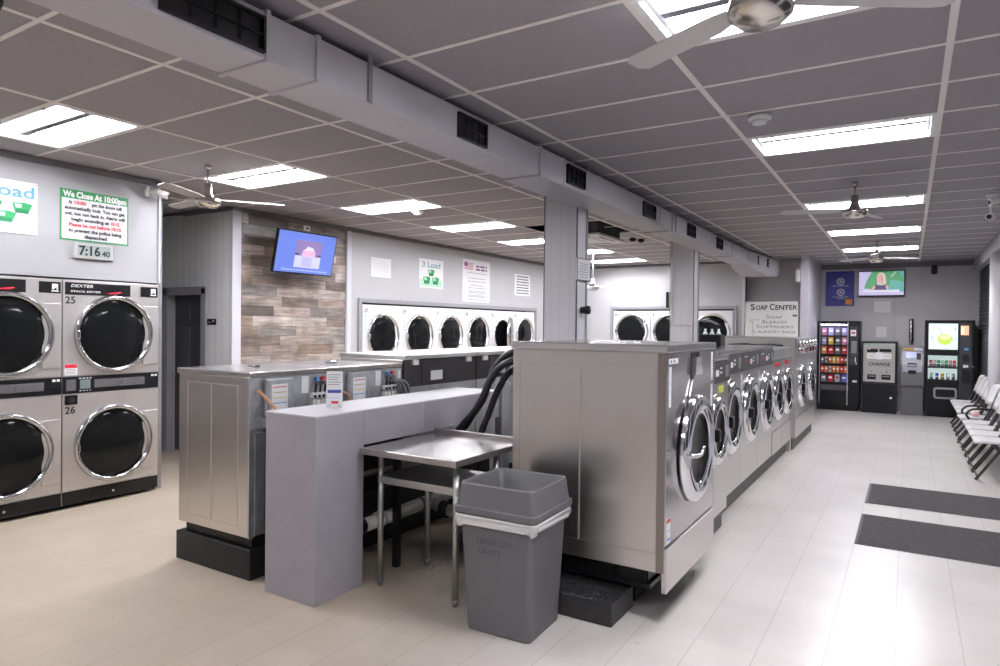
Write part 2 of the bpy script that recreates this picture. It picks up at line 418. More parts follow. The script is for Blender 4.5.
# door wall with an opening
DX0, DX1, DZ = -8.30, -7.50, 2.07
dw = B(); dw.box(XL, DX0, 5.08, 5.2, 0, H); dw.box(DX0, DX1, 5.08, 5.2, DZ, H); dw.box(DX1, -7.0, 5.08, 5.2, 0, H)
struct(dw.build('wall_door', wallg_m))
df = B().use(mat('door_frame_paint', (.30, .30, .32), .5))
df.box(DX0-.06, DX0+.05, 5.045, 5.21, 0, DZ+.05, .004); df.box(DX1-.04, DX1+.06, 5.045, 5.21, 0, DZ+.05, .004); df.box(DX0-.06, DX1+.06, 5.045, 5.21, DZ-.03, DZ+.07, .004)
struct(df.build('trim_3'))
dm = mat('dark_door_paint', (.055, .055, .062), .45)
dr = B().use(dm); dr.box(DX0+.05, DX1-.04, 5.16, 5.20, .01, DZ-.03)
for zz in ((.15, .85), (.98, 1.62), (1.72, 1.96)):
    for xx in ((DX0+.12, DX0+.38), (DX1-.38, DX1-.11)):
        dr.box(xx[0], xx[1], 5.148, 5.165, zz[0], zz[1], .006)
door1 = struct(dr.build('door_1'))
B().lathe([(0, 5.10), (.022, 5.10), (.026, 5.12), (.014, 5.135), (.012, 5.16)], (DX0+.11, 0, 1.0), 'Y', 16).build('door_handle', chrome, door1)
# wood clad wall with the television, then the white dryer wall
struct(B().box(-7.2, -7.0, 5.2, 7.06, 0, H).build('wall_planked', wood_m))
struct(B().box(-7.0, -6.955, 5.075, 5.20, 0, 3.05, .004).build('trim_4', mat('pale_corner_trim')))
struct(B().box(-7.0, -6.965, 7.0, 7.09, 0, 3.05, .004).build('trim_5', mat('pale_corner_trim')))
sw = B(); sw.box(-7.2, -7.0, 7.06, 7.32, 0, H); sw.box(-7.2, -7.0, 7.32, 12.69, 2.02, H); sw.box(-7.2, -7.0, 12.69, 14.2, 0, H)
struct(sw.build('wall_dryers', wall_m))
tr = B().use(greyt); tr.box(-7.0, -6.96, 7.25, 12.76, 2.015, 2.08, .004); tr.box(-7.0, -6.96, 7.25, 7.315, 0, 2.015, .004); tr.box(-7.0, -6.96, 12.695, 12.76, 0, 2.015, .004)
struct(tr.build('trim_6'))
# wall at the end of the washer rows
ew = B(); ew.box(-7.2, -5.80, 14.3, 14.5, 0, H); ew.box(-5.80, -3.12, 14.3, 14.5, 2.09, H); ew.box(-3.12, -2.93, 14.3, 14.5, 0, H)
struct(ew.build('wall_end', wall_m))
te = B().use(greyt); te.box(-5.86, -3.06, 14.26, 14.3, 2.09, 2.155, .004); te.box(-5.865, -5.80, 14.26, 14.3, 0, 2.09, .004); te.box(-3.12, -3.055, 14.26, 14.3, 0, 2.09, .004)
struct(te.build('trim_7'))
struct(B().box(-2.95, -2.90, 14.26, 14.32, 0, 3.05, .004).build('trim_8', mat('pale_corner_trim')))
struct(B().box(-2.93, -1.80, 14.62, 14.75, 0, H).build('wall_soap', wallb_m))
struct(B().box(-1.80, -1.66, 13.9, YB, 0, H).build('wall_side', mat('side_wall_paint', (.50, .49, .53), .5)))
struct(B().box(-1.85, XR+.2, YB, YB+.15, 0, H).build('wall_back', wallb_m))
struct(B().box(-.29, -.25, YB-.012, YB, 0, 2.36).build('trim_9', mat('pale_conduit', (.5, .5, .52), .5)))
# storefront side, mostly outside the photograph
wr = B(); wr.box(XR, XR+.15, YF, 14.0, 0, .9); wr.box(XR, XR+.15, YF, 14.0, 2.6, H); wr.box(XR, XR+.15, 14.0, YB, 2.9, H)
for y in (YF, -.2, 2.2, 4.6, 7.0, 9.4, 11.8, 13.7): wr.box(XR, XR+.15, y, y+.3, .9, 2.6)
struct(wr.build('wall_right', mat('side_wall_paint')))
wg = B().box(XR+.09, XR+.10, YF, 14.0, .9, 2.6).build('window_1', mat('window_glass_night', (.02, .022, .028), .05, spec=.6)); struct(wg)
bl = B().use(mat('dark_blind', (.055, .062, .075), .5))
for k in range(44): bl.rbox((XR+.02, 15.03, .05+k*.0655), (.012, 2.1, .062), (0, math.radians(24), 0))
bl.box(XR+.05, XR+.06, 14.0, 16.1, 0, 2.9); struct(bl.build('window_2'))
struct(B().box(XR-.10, XR, YF, YB, 2.86, 3.09, .006).build('trim_10', mat('header_paint', (.40, .39, .41), .5)))
struct(B().cyl((XR-.03, 12.35, 0), (XR-.03, 12.35, 2.86), .115, n=32).build('trim_11', mat('pale_post', (.62, .61, .64), .45)))
struct(B().box(XL-.2, XR+.2, YF-.15, YF, 0, H).build('wall_front', wall_m))
# crown strips
def strip(n, x0, x1, y0, y1, m=greyd, z0=3.045): struct(B().box(x0, x1, y0, y1, z0, CEIL-.004).build('trim_%d' % n, m))
crown = mat('crown_strip', (.16, .15, .16), .6)
strip(12, -6.42, -6.39, YF, 3.84, crown); strip(13, -7.0, -6.96, 5.08, 14.3, crown); strip(14, XL, -7.0, 5.05, 5.08, crown)
strip(15, -7.0, -2.93, 14.27, 14.3, crown); strip(16, -1.66, XR, YB-.03, YB, crown, 2.99)
# the two box columns
def column(y0, y1, n):
    b = B().use(colm_m); b.box(-3.07, -2.72, y0, y1, 0, CEIL-.005)
    b.use(greyd)
    for x in (-3.075, -2.725):
        b.box(x, x+.01, y0-.004, y0+.01, 0, CEIL-.005)
    b.box(-2.722, -2.715, y0-.003, y0+.008, 0, CEIL-.005)
    b.use(greyt); b.box(-2.725, -2.71, y1-.03, y1+.004, 0, CEIL-.005)
    return struct(b.build('trim_%d' % n))
column(5.77, 6.0, 17); column(9.81, 10.06, 18)

# ------------------------------------------------------------------ ceiling lights
tube_m = mat('lit_fluorescent_tube', (1, 1, 1), .4, emit=(.96, .955, 1.0), estr=78)
refl_m = mat('white_reflector', (.88, .88, .90), .35)
def troffer():
    r = thing('ceiling_light', '', 'ceiling light')
    w, d = 1.2192-.03, .6096-.025
    f = B().use(refl_m)                                         # frame ring + reflector pan
    f.box(-w/2, w/2, -d/2, -d/2+.03, -.006, .03); f.box(-w/2, w/2, d/2-.03, d/2, -.006, .03)
    f.box(-w/2, -w/2+.03, -d/2+.03, d/2-.03, -.006, .03); f.box(w/2-.03, w/2, -d/2+.03, d/2-.03, -.006, .03)
    f.build('frame', refl_m, r)
    p = B().use(refl_m); p.box(-w/2+.01, w/2-.01, -d/2+.01, d/2-.01, .10, .11)
    p.box(-w/2+.01, w/2-.01, -d/2+.0, -d/2+.012, .03, .11); p.box(-w/2+.01, w/2-.01, d/2-.012, d/2, .03, .11)
    p.box(-w/2, -w/2+.012, -d/2, d/2, .03, .11); p.box(w/2-.012, w/2, -d/2, d/2, .03, .11)
    p.build('reflector', refl_m, r)
    rd = mat('dark_ballast_cover', (.06, .06, .07), .6); B().box(-w/2+.05, w/2-.05, -.03, .03, .03, .10, .004).build('ballast_cover', rd, r)
    for y in (-.215, -.105, .105, .215):
        t = B().cyl((-w/2+.05, y, .062), (w/2-.05, y, .062), .017, n=10).build('fluorescent_tube', tube_m, r)
    for x in (-w/2+.035, w/2-.035):
        B().box(x-.014, x+.014, -.25, .25, .035, .09, .004).build('lamp_holder', mat('lamp_holder_grey', (.55, .55, .58), .5), r)
    for x in (-.42, .42):
        B().box(x-.012, x+.012, -d/2+.008, -d/2+.024, -.012, -.005, .002).build('latch', black, r)
    return r
T0 = troffer(); first = True
rl = ['behind the camera over the aisle', 'nearest over the right aisle, behind a fan hub', 'second nearest in the row over the right aisle', 'third in the row over the right aisle, behind a fan rod',
      'fourth in the row over the right aisle', 'farthest in the row over the right aisle']
ll = ['behind the camera on the left side', 'nearest of the left row, over the steel stack dryers', 'second of the left row, behind the left ceiling fan', 'third of the left row, over the plank wall television',
      'fourth of the left row, just past the white smoke detector', 'fifth of the left row, partly behind the near grey column', 'sixth of the left row, just right of the near column', 'last of the left row, by the far white dryer wall']
for k, (i, j) in enumerate(FIX):
    lab = 'recessed fluorescent ceiling light, '+(rl+ll)[k]
    loc = ((XG[i]+XG[i+1])/2, (YG[j]+YG[j+1])/2, CEIL)
    if first:
        T0.location = loc; T0['label'] = lab; T0['group'] = 'recessed ceiling lights'; first = False
    else: clone(T0, lab, loc)

# ------------------------------------------------------------------ air duct
dk = thing('air_duct', 'long rectangular sheet metal air duct painted pale grey, hung under the ceiling', 'air duct', (0, 0, 0))
secs = [(YF, 2.22, 0), (2.22, 4.45, .0), (4.45, 7.3, .012), (7.3, 10.9, .0), (10.9, 12.2, .01)]
for y0, y1, e in secs:
    b = B().box(-2.735-e, -2.42+e, y0+.004, y1-.004, 2.84-e, 3.05, .006)
    b.build('duct_section', duct_m, dk)
b = B().use(duct_m)                                    # last length swells out and closes
prs = [(12.2, -2.745, -2.41, 2.83, 3.05), (12.8, -2.84, -2.37, 2.76, 3.05), (13.5, -2.86, -2.30, 2.70, 3.05), (14.2, -2.80, -2.22, 2.73, 3.04)]
rings = []
for y, x0, x1, z0, z1 in prs:
    c = .05; pts = [(x0+c, z0), (x1-c, z0), (x1, z0+c), (x1, z1), (x0, z1), (x0, z0+c)]
    rings.append([b.bm.verts.new((p[0], y, p[1])) for p in pts])
for r0, r1 in zip(rings, rings[1:]):
    for k in range(6): b.bm.faces.new((r0[k], r0[(k+1) % 6], r1[(k+1) % 6], r1[k]))
b.bm.faces.new(rings[0]); b.bm.faces.new(rings[-1][::-1])
b.build('duct_end', duct_m, dk)
for y in (1.93, 2.22, 4.45, 4.85, 7.3, 7.75, 10.9, 12.2):
    B().use(duct_m).box(-2.75, -2.402, y-.012, y+.012, 2.828, 3.056, .002).build('joint_collar', mat('collar_paint', (.36, .35, .38), .5), dk)
hg = mat('hanger_steel', (.30, .29, .31), .5)
for y in (.6, 2.58, 5.35, 7.9, 11.6):
    B().use(hg).box(-2.418, -2.410, y-.015, y+.015, 2.84, CEIL-.005).build('hanger_strap', hg, dk)
gsl = mat('grille_slat', (.05, .05, .055), .5)
for y0, y1 in ((1.45, 1.90), (3.38, 3.68), (4.90, 5.22), (6.72, 7.08), (8.4, 8.72), (9.9, 10.2), (12.75, 13.05), (13.35, 13.6)):
    xs = -2.42+(.026 if 4.45 < y0 < 7.3 else .014 if y0 < 12 else .052 if y0 < 13 else .115); z0, z1 = 2.872, 3.005
    g = B().use(blackm); g.box(xs-.02, xs-.012, y0, y1, z0, z1)
    g.box(xs-.014, xs+.008, y0-.012, y1+.012, z1, z1+.012); g.box(xs-.014, xs+.008, y0-.012, y1+.012, z0-.012, z0)
    g.box(xs-.014, xs+.008, y0-.012, y0, z0, z1); g.box(xs-.014, xs+.008, y1, y1+.012, z0, z1)
    n = 4
    for k in range(1, n): g.rbox((xs-.004, y0+(y1-y0)*k/n, (z0+z1)/2), (.014, .003, z1-z0), (0, 0, .5))
    g.box(xs-.012, xs+.004, y0, y1, (z0+z1)/2-.004, (z0+z1)/2+.004)
    g.build('vent_grille', gsl, dk)

# ------------------------------------------------------------------ ceiling fans
fan_m = mat('brushed_nickel', (.62, .58, .53), .22, 1)
blade_m = mat('fan_blade_paint', (.62, .60, .60), .4)
def fan(rot, drop=.36, mm=None, bm_=None):
    r = thing('ceiling_fan', '', 'ceiling fan', group='ceiling fans')
    mm = mm or fan_m
    B().lathe([(0, 0), (.028, 0), (.026, -.03), (.012, -.04)], (0, 0, 0), 'Z', 24).build('canopy', mm, r)
    B().cyl((0, 0, -.03), (0, 0, -drop+.09), .009, n=12).build('rod', mm, r)
    B().lathe([(0, -drop+.13), (.03, -drop+.13), (.036, -drop+.05), (.052, -drop+.01), (.105, -drop-.005), (.112, -drop-.03), (.108, -drop-.055),
               (.075, -drop-.085), (0, -drop-.092)], (0, 0, 0), 'Z', 32).build('motor_housing', mm, r)
    for k in range(3):
        a = rot+k*2*PI/3
        M = Matrix.Rotation(a, 4, 'Z')
        b = B(); t = bmesh.new()
        pts = [(.10, -.03), (.22, -.055), (.62, -.06), (.66, -.03), (.66, .03), (.62, .05), (.22, .045), (.10, .03)]
        lo = [t.verts.new((p[0], p[1], -drop-.012+p[1]*.22)) for p in pts]; hi = [t.verts.new((p[0], p[1], -drop-.006+p[1]*.22)) for p in pts]
        t.faces.new(lo[::-1]); t.faces.new(hi)
        for q in range(len(pts)): t.faces.new((lo[q], lo[(q+1) % 8], hi[(q+1) % 8], hi[q]))
        b._merge(t, M=M); b.build('fan_blade', bm_ or blade_m, r)
    return r
def put(o, label, loc): o['label'] = label; o.location = loc; return o
put(fan(.95, .30), 'brushed metal ceiling fan hanging before the plank wall, beside the steel dryers', (-5.38, 3.668, CEIL))
put(fan(.555, .27), 'brushed metal ceiling fan nearest over the aisle, hub before the big light', (-.458, 2.44, CEIL))
put(fan(1.3, .26), 'brushed metal ceiling fan in the middle of the right aisle', (-.465, 7.2, CEIL))
put(fan(.5, .26), 'brushed metal ceiling fan farthest down the right aisle, before the television', (-.46, 12.15, CEIL))
put(fan(.9, .64, white, white), 'white ceiling fan seen between the two grey columns, over the far dryers', (-5.08, 11.5, CEIL))

# cassette air conditioner in its opening
ac = thing('ceiling_air_conditioner', 'white square ceiling cassette air conditioner hanging in a dark opening behind the near column', 'air conditioner', (-4.12, 8.93, 2.95))
B().box(-.42, .42, -.42, .42, .04, .34, .01).build('casing', mat('dark_casing', (.06, .06, .065), .6), ac)
fc = B().use(whitepl); fc.box(-.47, .47, -.47, .47, 0, .04, .012); fc.use(greyd)
for s in (-1, 1):
    fc.box(-.30, .30, s*.40-.025, s*.40+.025, -.003, .001); fc.box(s*.40-.025, s*.40+.025, -.30, .30, -.003, .001)
fc.use(whitepl); fc.box(-.27, .27, -.27, .27, -.008, .002, .004)
fc.build('face_panel', whitepl, ac)
for x, y in ((-3.745, 10.0), (-3.675, 10.19)):
    tag(B().lathe([(0, CEIL-.005), (.05, CEIL-.005), (.055, CEIL-.03), (.03, CEIL-.06), (0, CEIL-.062)], (x, y, 0), 'Z', 20).build('ceiling_sensor', black),
        'small black ceiling sensor near the far column, %s of a pair' % ('left one' if y < 10.1 else 'right one'), 'sensor', 'black ceiling sensors')
def smoke(x, y, lab):
    r = thing('smoke_detector', lab, 'smoke detector', (x, y, CEIL-.004), group='smoke detectors')
    B().lathe([(0, 0), (.075, 0), (.075, -.02), (.06, -.028), (0, -.03)], (0, 0, 0), 'Z', 28).build('base', whitepl, r)
    B().lathe([(0, -.028), (.05, -.03), (.045, -.05), (.02, -.056), (0, -.057)], (0, 0, 0), 'Z', 24).build('sensor_cap', white, r)
smoke(-.87, 4.66, 'round white smoke detector on the ceiling beside the second aisle light')
smoke(-5.2, 6.42, 'round white smoke detector on the ceiling by the third left light')
dc = thing('dome_camera', 'dark dome camera on the ceiling in the top left corner of the photo', 'security camera', (-3.34, 1.22, CEIL))
B().lathe([(0, 0), (.085, 0), (.088, -.03), (.075, -.04), (0, -.04)], (0, 0, 0), 'Z', 32).build('base', mat('dome_base_grey', (.12, .12, .13), .4), dc)
B().lathe([(.074, -.04), (.072, -.07), (.058, -.10), (.034, -.118), (.001, -.124)], (0, 0, 0), 'Z', 32).build('dome', black, dc)
def seccam(loc, rz, lab, tilt=.3):
    r = thing('security_camera', lab, 'security camera', loc, rz, 'white security cameras')
    B().lathe([(0, 0), (.05, 0), (.05, .03), (.03, .045), (0, .045)], (0, 0, 0), 'Y', 20).build('mount', whitepl, r)
    B().cyl((0, .03, 0), (0, -.06, .01), .014, n=12).build('arm', whitepl, r)
    d = Vector((0, -math.cos(tilt), -math.sin(tilt))); c = Vector((0, -.07, 0))
    b = B().cyl(c-d*.06, c+d*.10, .036, n=20); b.cyl(c+d*.10, c+d*.105, .034, n=20)
    h = b.build('camera_body', whitepl, r)
    B().cyl(c+d*.104, c+d*.112, .022, n=16).build('lens', black, h)
seccam((-6.47, 3.79, 2.97), 0, 'white security camera at the upper corner of the left wall, over the green notice')
for o in [o for o in bpy.data.objects if o.name.startswith('security_camera')]: o.rotation_euler = (0, 0, PI/2+.9); o.location = (-6.36, 3.70, 2.965)
def hung_camera(loc, z, lab, d):
    r = thing('security_camera', lab, 'security camera', (loc[0], loc[1], CEIL), 0, 'white security cameras')
    B().lathe([(0, 0), (.05, 0), (.05, -.018), (.02, -.03), (0, -.03)], (0, 0, 0), 'Z', 20).build('mount', whitepl, r)
    z -= CEIL; d = Vector(d).normalized()
    B().tube([(0, 0, -.02), (.0, 0, z*.6), (-d.x*.05, -d.y*.05, z)], .011, 10, 4).build('arm', whitepl, r)
    c = Vector((0, 0, z)); h = B().cyl(c-d*.06, c+d*.09, .036, n=22).build('camera_body', whitepl, r)
    B().cyl(c+d*.085, c+d*.094, .024, n=18).build('lens', black, h)
hung_camera((.74, 8.25), 3.00, 'upper white security camera at the right edge, hung from the aisle ceiling', (-.85, -.35, -.3))
hung_camera((.70, 8.50), 2.87, 'lower white security camera at the right edge, dark lens facing the camera', (-.25, -1, -.15))

# ------------------------------------------------------------------ stack dryers
redlab = mat('red_white_label', (.75, .60, .62), .5)
def ring_door(parent, cx, cz, R, ring_m=chrome, name='door', y=0.0, hinge=True, ajar=0.0):
    """round glass dryer door: ring, glass, handle; local front is -Y"""
    b = B().lathe([(R, y), (R, y-.02), (R*.99, y-.034), (R*.955, y-.045), (R*.915, y-.042), (R*.88, y-.028), (R*.86, y-.012), (R*.85, y)], (0, 0, 0), 'Y', 56)
    piv = (cx+R, 0, cz) if ajar else (cx, 0, cz)
    off = -R if ajar else 0
    def sh(o):
        for v in o.data.vertices: v.co.x += off
        return o
    door = sh(b.build(name, ring_m, parent)); door.location = piv
    if ajar: door.rotation_euler = (0, 0, ajar)
    sh(B().lathe([(R*.86, y-.010), (R*.79, y-.020), (R*.55, y-.028), (R*.3, y-.033), (.001, y-.035)], (0, 0, 0), 'Y', 56).build('door_glass', glass_d, door))
    hb = B().use(chrome); hb.box(-R*.99, -R*.90, y-.062, y-.036, -.045, .035, .008)
    sh(hb.build('door_handle', chrome, door))
    if ajar:
        o = B().use(chrome); o.lathe([(R*.84, y-.006), (R*.84, y-.016), (R*.79, y-.016), (R*.79, y-.006)], (cx, 0, cz), 'Y', 40); o.use(black).lathe([(R*.80, y-.009), (.001, y-.009)], (cx, 0, cz), 'Y', 40); o.build('drum_shade_disc', cavity, parent)  # flat black disc paints the shade inside the open drum; no hollow behind
    return door
def stack_dryer(label, nums, face, w=.885, h=2.06, steel_front=True, ajar=0.0, group=None, zu=1.57, RR=.362):
    r = thing('stack_dryer', label, 'dryer', group=group)
    bm_ = 'dryer_front' if steel_front else 'dryer_white'
    b = B().use(face)
    b.box(.003, w-.003, .006, .86, .03, h-.003, .004)
    for z0, z1 in ((1.19, h), (.155, 1.03)):                # front sheets
        b.box(.004, w-.004, -.006, .008, z0+.003, z1-.003, .003)
    b.build('cabinet', face, r)
    for k, (zc, zb) in enumerate(((zu, 1.26), (.545, .24))):
        hp = B().use(face); hp.box(w-.165, w-.010, -.020, -.004, zc-.30, zc+.27, .005)
        hp.build('hinge_panel', face, r)
        ring_door(r, .455, zc, RR, mat('dryer_ring_chrome', (.50, .50, .52), .17, 1) if steel_front else mat('ring_bright', (.75, .75, .76), .22, 1), ajar=(ajar if k == 0 else 0))
    s = B().use(black); s.box(.004, w-.004, -.012, .004, 1.035, 1.185, .003)
    st = s.build('control_strip', black, r)
    q = B().use(mat('strip_detail', (.10, .10, .105), .35)); q.box(.03, .11, -.015, -.011, 1.06, 1.16, .003); q.box(.27, .74, -.016, -.011, 1.075, 1.15, .004)
    q.build('coin_slide', None, st) if False else q.build('coin_slide', mat('strip_detail'), st)
    dsp = B().use(mat('green_grey_display', (.16, .20, .20), .3)); dsp.box(.145, .235, -.016, -.011, 1.07, 1.155, .003); dsp.build('display', mat('green_grey_display'), st)
    pw = B().use(text_w)
    for k in range(4): pw.box(.135+.03*k, .155+.03*k, -.0165, -.0155, 1.165, 1.172)
    pm = B().use(text_w)
    for k in range(2): pm.box(w-.08+.035*k, w-.055+.035*k, -.0145, -.0125, 1.15, 1.17)
    pm.build('printed_mark', text_w, st)
    for k in range(4): pw.box(.14+.028*k, .155+.028*k, -.0165, -.0155, 1.052, 1.058)
    B().use(chrome).cyl((.52, -.016, 1.11), (.52, -.022, 1.11), .011, n=14).build('strip_lock', chrome, st)
    pw.build('control_marks', text_w, st)
    kk = B().use(black); kk.box(.006, w-.006, -.010, .004, .035, .15, .003); kk.use(chrome); kk.cyl((w*.5, -.010, .09), (w*.5, -.016, .09), .011, n=12)
    kk.build('kick_panel', black, r)
    if steel_front:
        p1 = B().box(.02, .60, -.012, -.005, 1.925, 2.035, .003).build('name_plate', black, r)
        text_obj('lettering', 'DEXTER', text_w, p1, .065, 1.993, .026, .19, y=-.0135, bold=.01, font_shear=.3)
        text_obj('lettering', 'STACK DRYER', text_w, p1, .065, 1.947, .017, .26, y=-.0135, bold=.01)
        sr = B().use(red); sr.prism([(.36, 1.945), (.50, 1.968), (.52, 1.962), (.47, 1.945)], -.0135, -.0125); sr.build('red_swoosh', red, p1)
        p2 = B().box(.70, .872, -.012, -.005, 1.93, 2.03, .003).build('badge_plate', black, r)
        bd = B().use(text_w); bd.prism([(.80, 1.962), (.80, 2.012), (.848, 2.012), (.848, 1.962), (.836, 1.962), (.836, 1.985), (.812, 1.962)], -.0135, -.0125)
        bd.box(.795, .853, -.0135, -.0125, 1.944, 1.955); bd.build('badge', text_w, p2)
        cbx = B().use(black); cbx.box(.02, .125, -.018, -.004, .935, 1.02, .004); cbx.use(chrome_d); cbx.cyl((.072, -.018, .977), (.072, -.024, .977), .028, n=18)
        cbx.build('coin_lock', black, r)
        lb = B().use(whitep).box(.018, .125, -.0085, -.0065, 1.20, 1.30); lb.use(red).box(.020, .123, -.0095, -.008, 1.265, 1.297)
        lb.use(text_g)
        for k in range(4): lb.box(.03, .115-.01*(k % 2), -.0095, -.008, 1.212+.012*k, 1.216+.012*k)
        lb.build('warning_label', whitep, r)
    else:
        lb = B().use(lblue)
        for k in range(5): lb.box(.035, .085, -.0085, -.0065, 1.80-.05*k, 1.825-.05*k)
        lb.use(redlab).box(.03, .12, -.0085, -.0065, 1.22, 1.27); lb.build('instruction_label', lblue, r)
    x0 = .022; hh = .062
    text_obj('unit_number', nums[0], text_k, r, x0 if steel_front else .035, 1.845 if steel_front else h-.12, hh if steel_front else .055, y=-.008, bold=.02)
    if nums[1]: text_obj('unit_number', nums[1], text_k, r, x0, .855, hh, y=-.008, bold=.02)
    return r
def face_px(o, x, y0): o.rotation_euler = (0, 0, PI/2); o.location = (x, y0, 0); return o      # front towards +X, local x runs along +Y
face_px(stack_dryer('stainless steel stack dryer numbered 25 and 26, at the right end of the left wall', ('25', '26'), dryer_s), -6.40, 2.937)
face_px(stack_dryer('stainless steel stack dryer cut by the left edge of the photo, left of number 25', ('23', '24'), dryer_s), -6.40, 2.050)
face_px(stack_dryer('stainless steel stack dryer beyond the left edge, third from the corner', ('21', '22'), dryer_s), -6.40, 1.163)
face_px(stack_dryer('stainless steel stack dryer beyond the left edge, fourth from the corner', ('19', '20'), dryer_s), -6.40, .276)
white_f = mat('dryer_white_front', (.80, .79, .82), .35)
wl_ = ['white dryer numbered 27, nearest in the row right of the plank wall', 'white dryer numbered 29, second in the row right of the plank wall', 'third white dryer from the plank wall',
       'fourth white dryer from the plank wall, under the tall printed poster', 'white dryer with its round door standing ajar, fifth from the plank wall', 'sixth white dryer from the plank wall, just left of the near column']
for k in range(6):
    face_px(stack_dryer(wl_[k], (('27', '29', '31', '33', '35', '37')[k], ''), white_f, w=.888, h=1.99, zu=1.505, steel_front=False, ajar=(.42 if k == 4 else 0), group='white dryers along the left wall'), -6.985, 7.34+.89*k)
for k, lb in enumerate(('left white dryer on the far wall, left of the far column', 'white dryer on the far wall half hidden by the left edge of the far column', 'right white dryer on the far wall, beside the soap sign')):
    o = stack_dryer(lb, (('39', '41', '43')[k], ''), white_f, steel_front=False, RR=.395, zu=1.60, group='white dryers on the far wall'); o.location = (-5.79+.888*k, 14.285, 0)

# ------------------------------------------------------------------ left double row of washers seen from behind
def back_washer(label, y0, w=.75, group='washers with their backs to the trough'):
    """local frame: x 0..w runs along +Y, front -> -X world. Built directly in metres: X back = -3.65"""
    r = thing('washing_machine', label, 'washing machine', (-4.43, y0, 0), 0, group)
    D = .78
    b = B().use(steel); b.box(0, D-.015, 0.002, w-.002, .27, 1.325, .006)
    # pressed panel outline on the exposed side
    for x0, x1, z0, z1 in ((.10, .37, .33, 1.27), (.37, .66, .33, 1.27)):
        for a in ((x0, x0+.006, z0, z1), (x1-.006, x1, z0, z1), (x0, x1, z0, z0+.006), (x0, x1, z1-.006, z1)):
            b.box(a[0], a[1], -.0005, .004, a[2], a[3], .002)
    b.build('cabinet', steel, r)
    t = B().use(steel_t); t.box(-.015, D+.012, -.006, w-.001, 1.325, 1.362, .006); t.build('lid', steel_t, r)
    hn = B().use(chrome_d); hn.box(.30, .37, w*.5-.03, w*.5+.03, 1.362, 1.378, .006); hn.build('top_cap', chrome_d, r)
    bp = B().use(galv); bp.box(D-.016, D, 0, w, .985, 1.323, .003); bp.box(D-.016, D-.003, 0, .04, .27, .99); bp.box(D-.016, D-.003, w-.04, w, .27, .99)
    bp.box(D-.016, D+.004, .04, .12, .28, .96, .003)
    bp.build('rear_panel', galv, r)
    B().box(D-.02, D-.010, .12, w-.04, .28, .975).build('rear_recess', blackm, r)
    ct = B().use(galv); ct.box(D, D+.035, .10, .335, 1.07, 1.315, .008); ct.box(D+.034, D+.040, .115, .32, 1.085, 1.302, .004)
    cov = ct.build('electrical_cover', galv, r)
    lb = B().use(whitep); lb.box(D+.040, D+.0415, .14, .275, 1.105, 1.275)
    for i, mm in enumerate((red, orange, mat('yellow_ink', (.75, .65, .2), .5), blue_i)):
        lb.use(mm).box(D+.0413, D+.0425, .15, .265, 1.252-.036*i, 1.258-.036*i)
    lb.build('rating_label', whitep, cov)
    tb = B().use(whitepl)
    for i in range(4):
        for j in range(2): tb.box(D, D+.04, .50+.04*i, .533+.04*i, 1.10+.05*j, 1.14+.05*j, .005)
    tb.use(black)
    for i in range(4): tb.cyl((D+.04, .516+.04*i, 1.165), (D+.052, .516+.04*i, 1.165), .009, n=10)
    tb.build('terminal_block', whitepl, r)
    v = B().use(blue_i); v.box(D, D+.03, .545, .58, 1.275, 1.30, .006); v.use(red); v.box(D, D+.03, .60, .635, 1.275, 1.30, .006)
    v.use(chrome_d); v.cyl((D, .56, 1.255), (D+.035, .56, 1.255), .014, n=12); v.cyl((D, .617, 1.255), (D+.035, .617, 1.255), .014, n=12)
    v.use(black)
    for i in range(3): v.cyl((D+.02, .54+.045*i, 1.19), (D+.028, .54+.045*i, 1.25), .007, n=8)
    v.build('water_valves', blue_i, r)
    for a in ((.43, .492, 1.19, 1.31), (.70, .735, 1.20, 1.30), (.385, .455, 1.025, 1.05)): B().use(whitep).box(D, D+.0025, *a).build('paper_label', whitep, r)
    for kz, kr in ((1.235, .026), (1.055, .022), (1.10, .018)): B().use(galv).cyl((D, .065, kz), (D+.004, .065, kz), kr, n=16).build('knockout', galv, r)
    # front side (faces the dryers)
    f = B().use(chrome); f.lathe([(.27, -.002), (.27, -.03), (.24, -.045), (.20, -.03), (.19, -.005)], (0, w/2, .80), 'X', 40); dd = f.build('door', chrome, r)
    B().lathe([(.20, -.012), (.1, -.03), (.001, -.036)], (0, w/2, .80), 'X', 32).build('door_glass', glass_d, dd)
    B().box(-.012, .004, .02, w-.02, 1.17, 1.31, .004).build('control_panel', black, r)
    return r
W1 = back_washer('first washer of the left double row, its plain steel side facing the camera', 2.80)
W2 = back_washer('second washer of the left double row, its back plate right of the white printed card', 3.56)
og = orange
for k, (w_, y0, lab) in enumerate(((W1, 2.80, 'salmon pink hose drooping from the back of the nearest left washer'), (W2, 3.551, 'salmon pink hose on the back of the second left washer, behind the printed card'))):
    tag(B().tube([(-3.652, y0+.045, 1.235), (-3.61, y0+.05, 1.23), (-3.54, y0+.06, 1.18), (-3.455, y0+.07, 1.09), (-3.44, y0+.08, .90)] if k == 0 else
                 [(-3.652, y0+.065, 1.165), (-3.61, y0+.07, 1.165), (-3.59, y0+.10, 1.12), (-3.585, y0+.11, 1.03), (-3.585, y0+.11, .8)], .010).build('supply_hose', orange), lab, 'hose', 'salmon supply hoses')
for i in range(3):
    y = 4.135+.035*i
    tag(B().tube([(-3.655, y, 1.20), (-3.62, y+.01, 1.225), (-3.58, y+.05+.015*i, 1.20), (-3.57, y+.085+.015*i, 1.10), (-3.575, y+.09+.015*i, .85)], .013).build('drain_hose', mat('grey_hose', (.16, .16, .18), .4)),
        ('left', 'middle', 'right')[i]+' dark grey hose curving down behind the second left washer', 'hose', 'grey hoses behind the second washer')
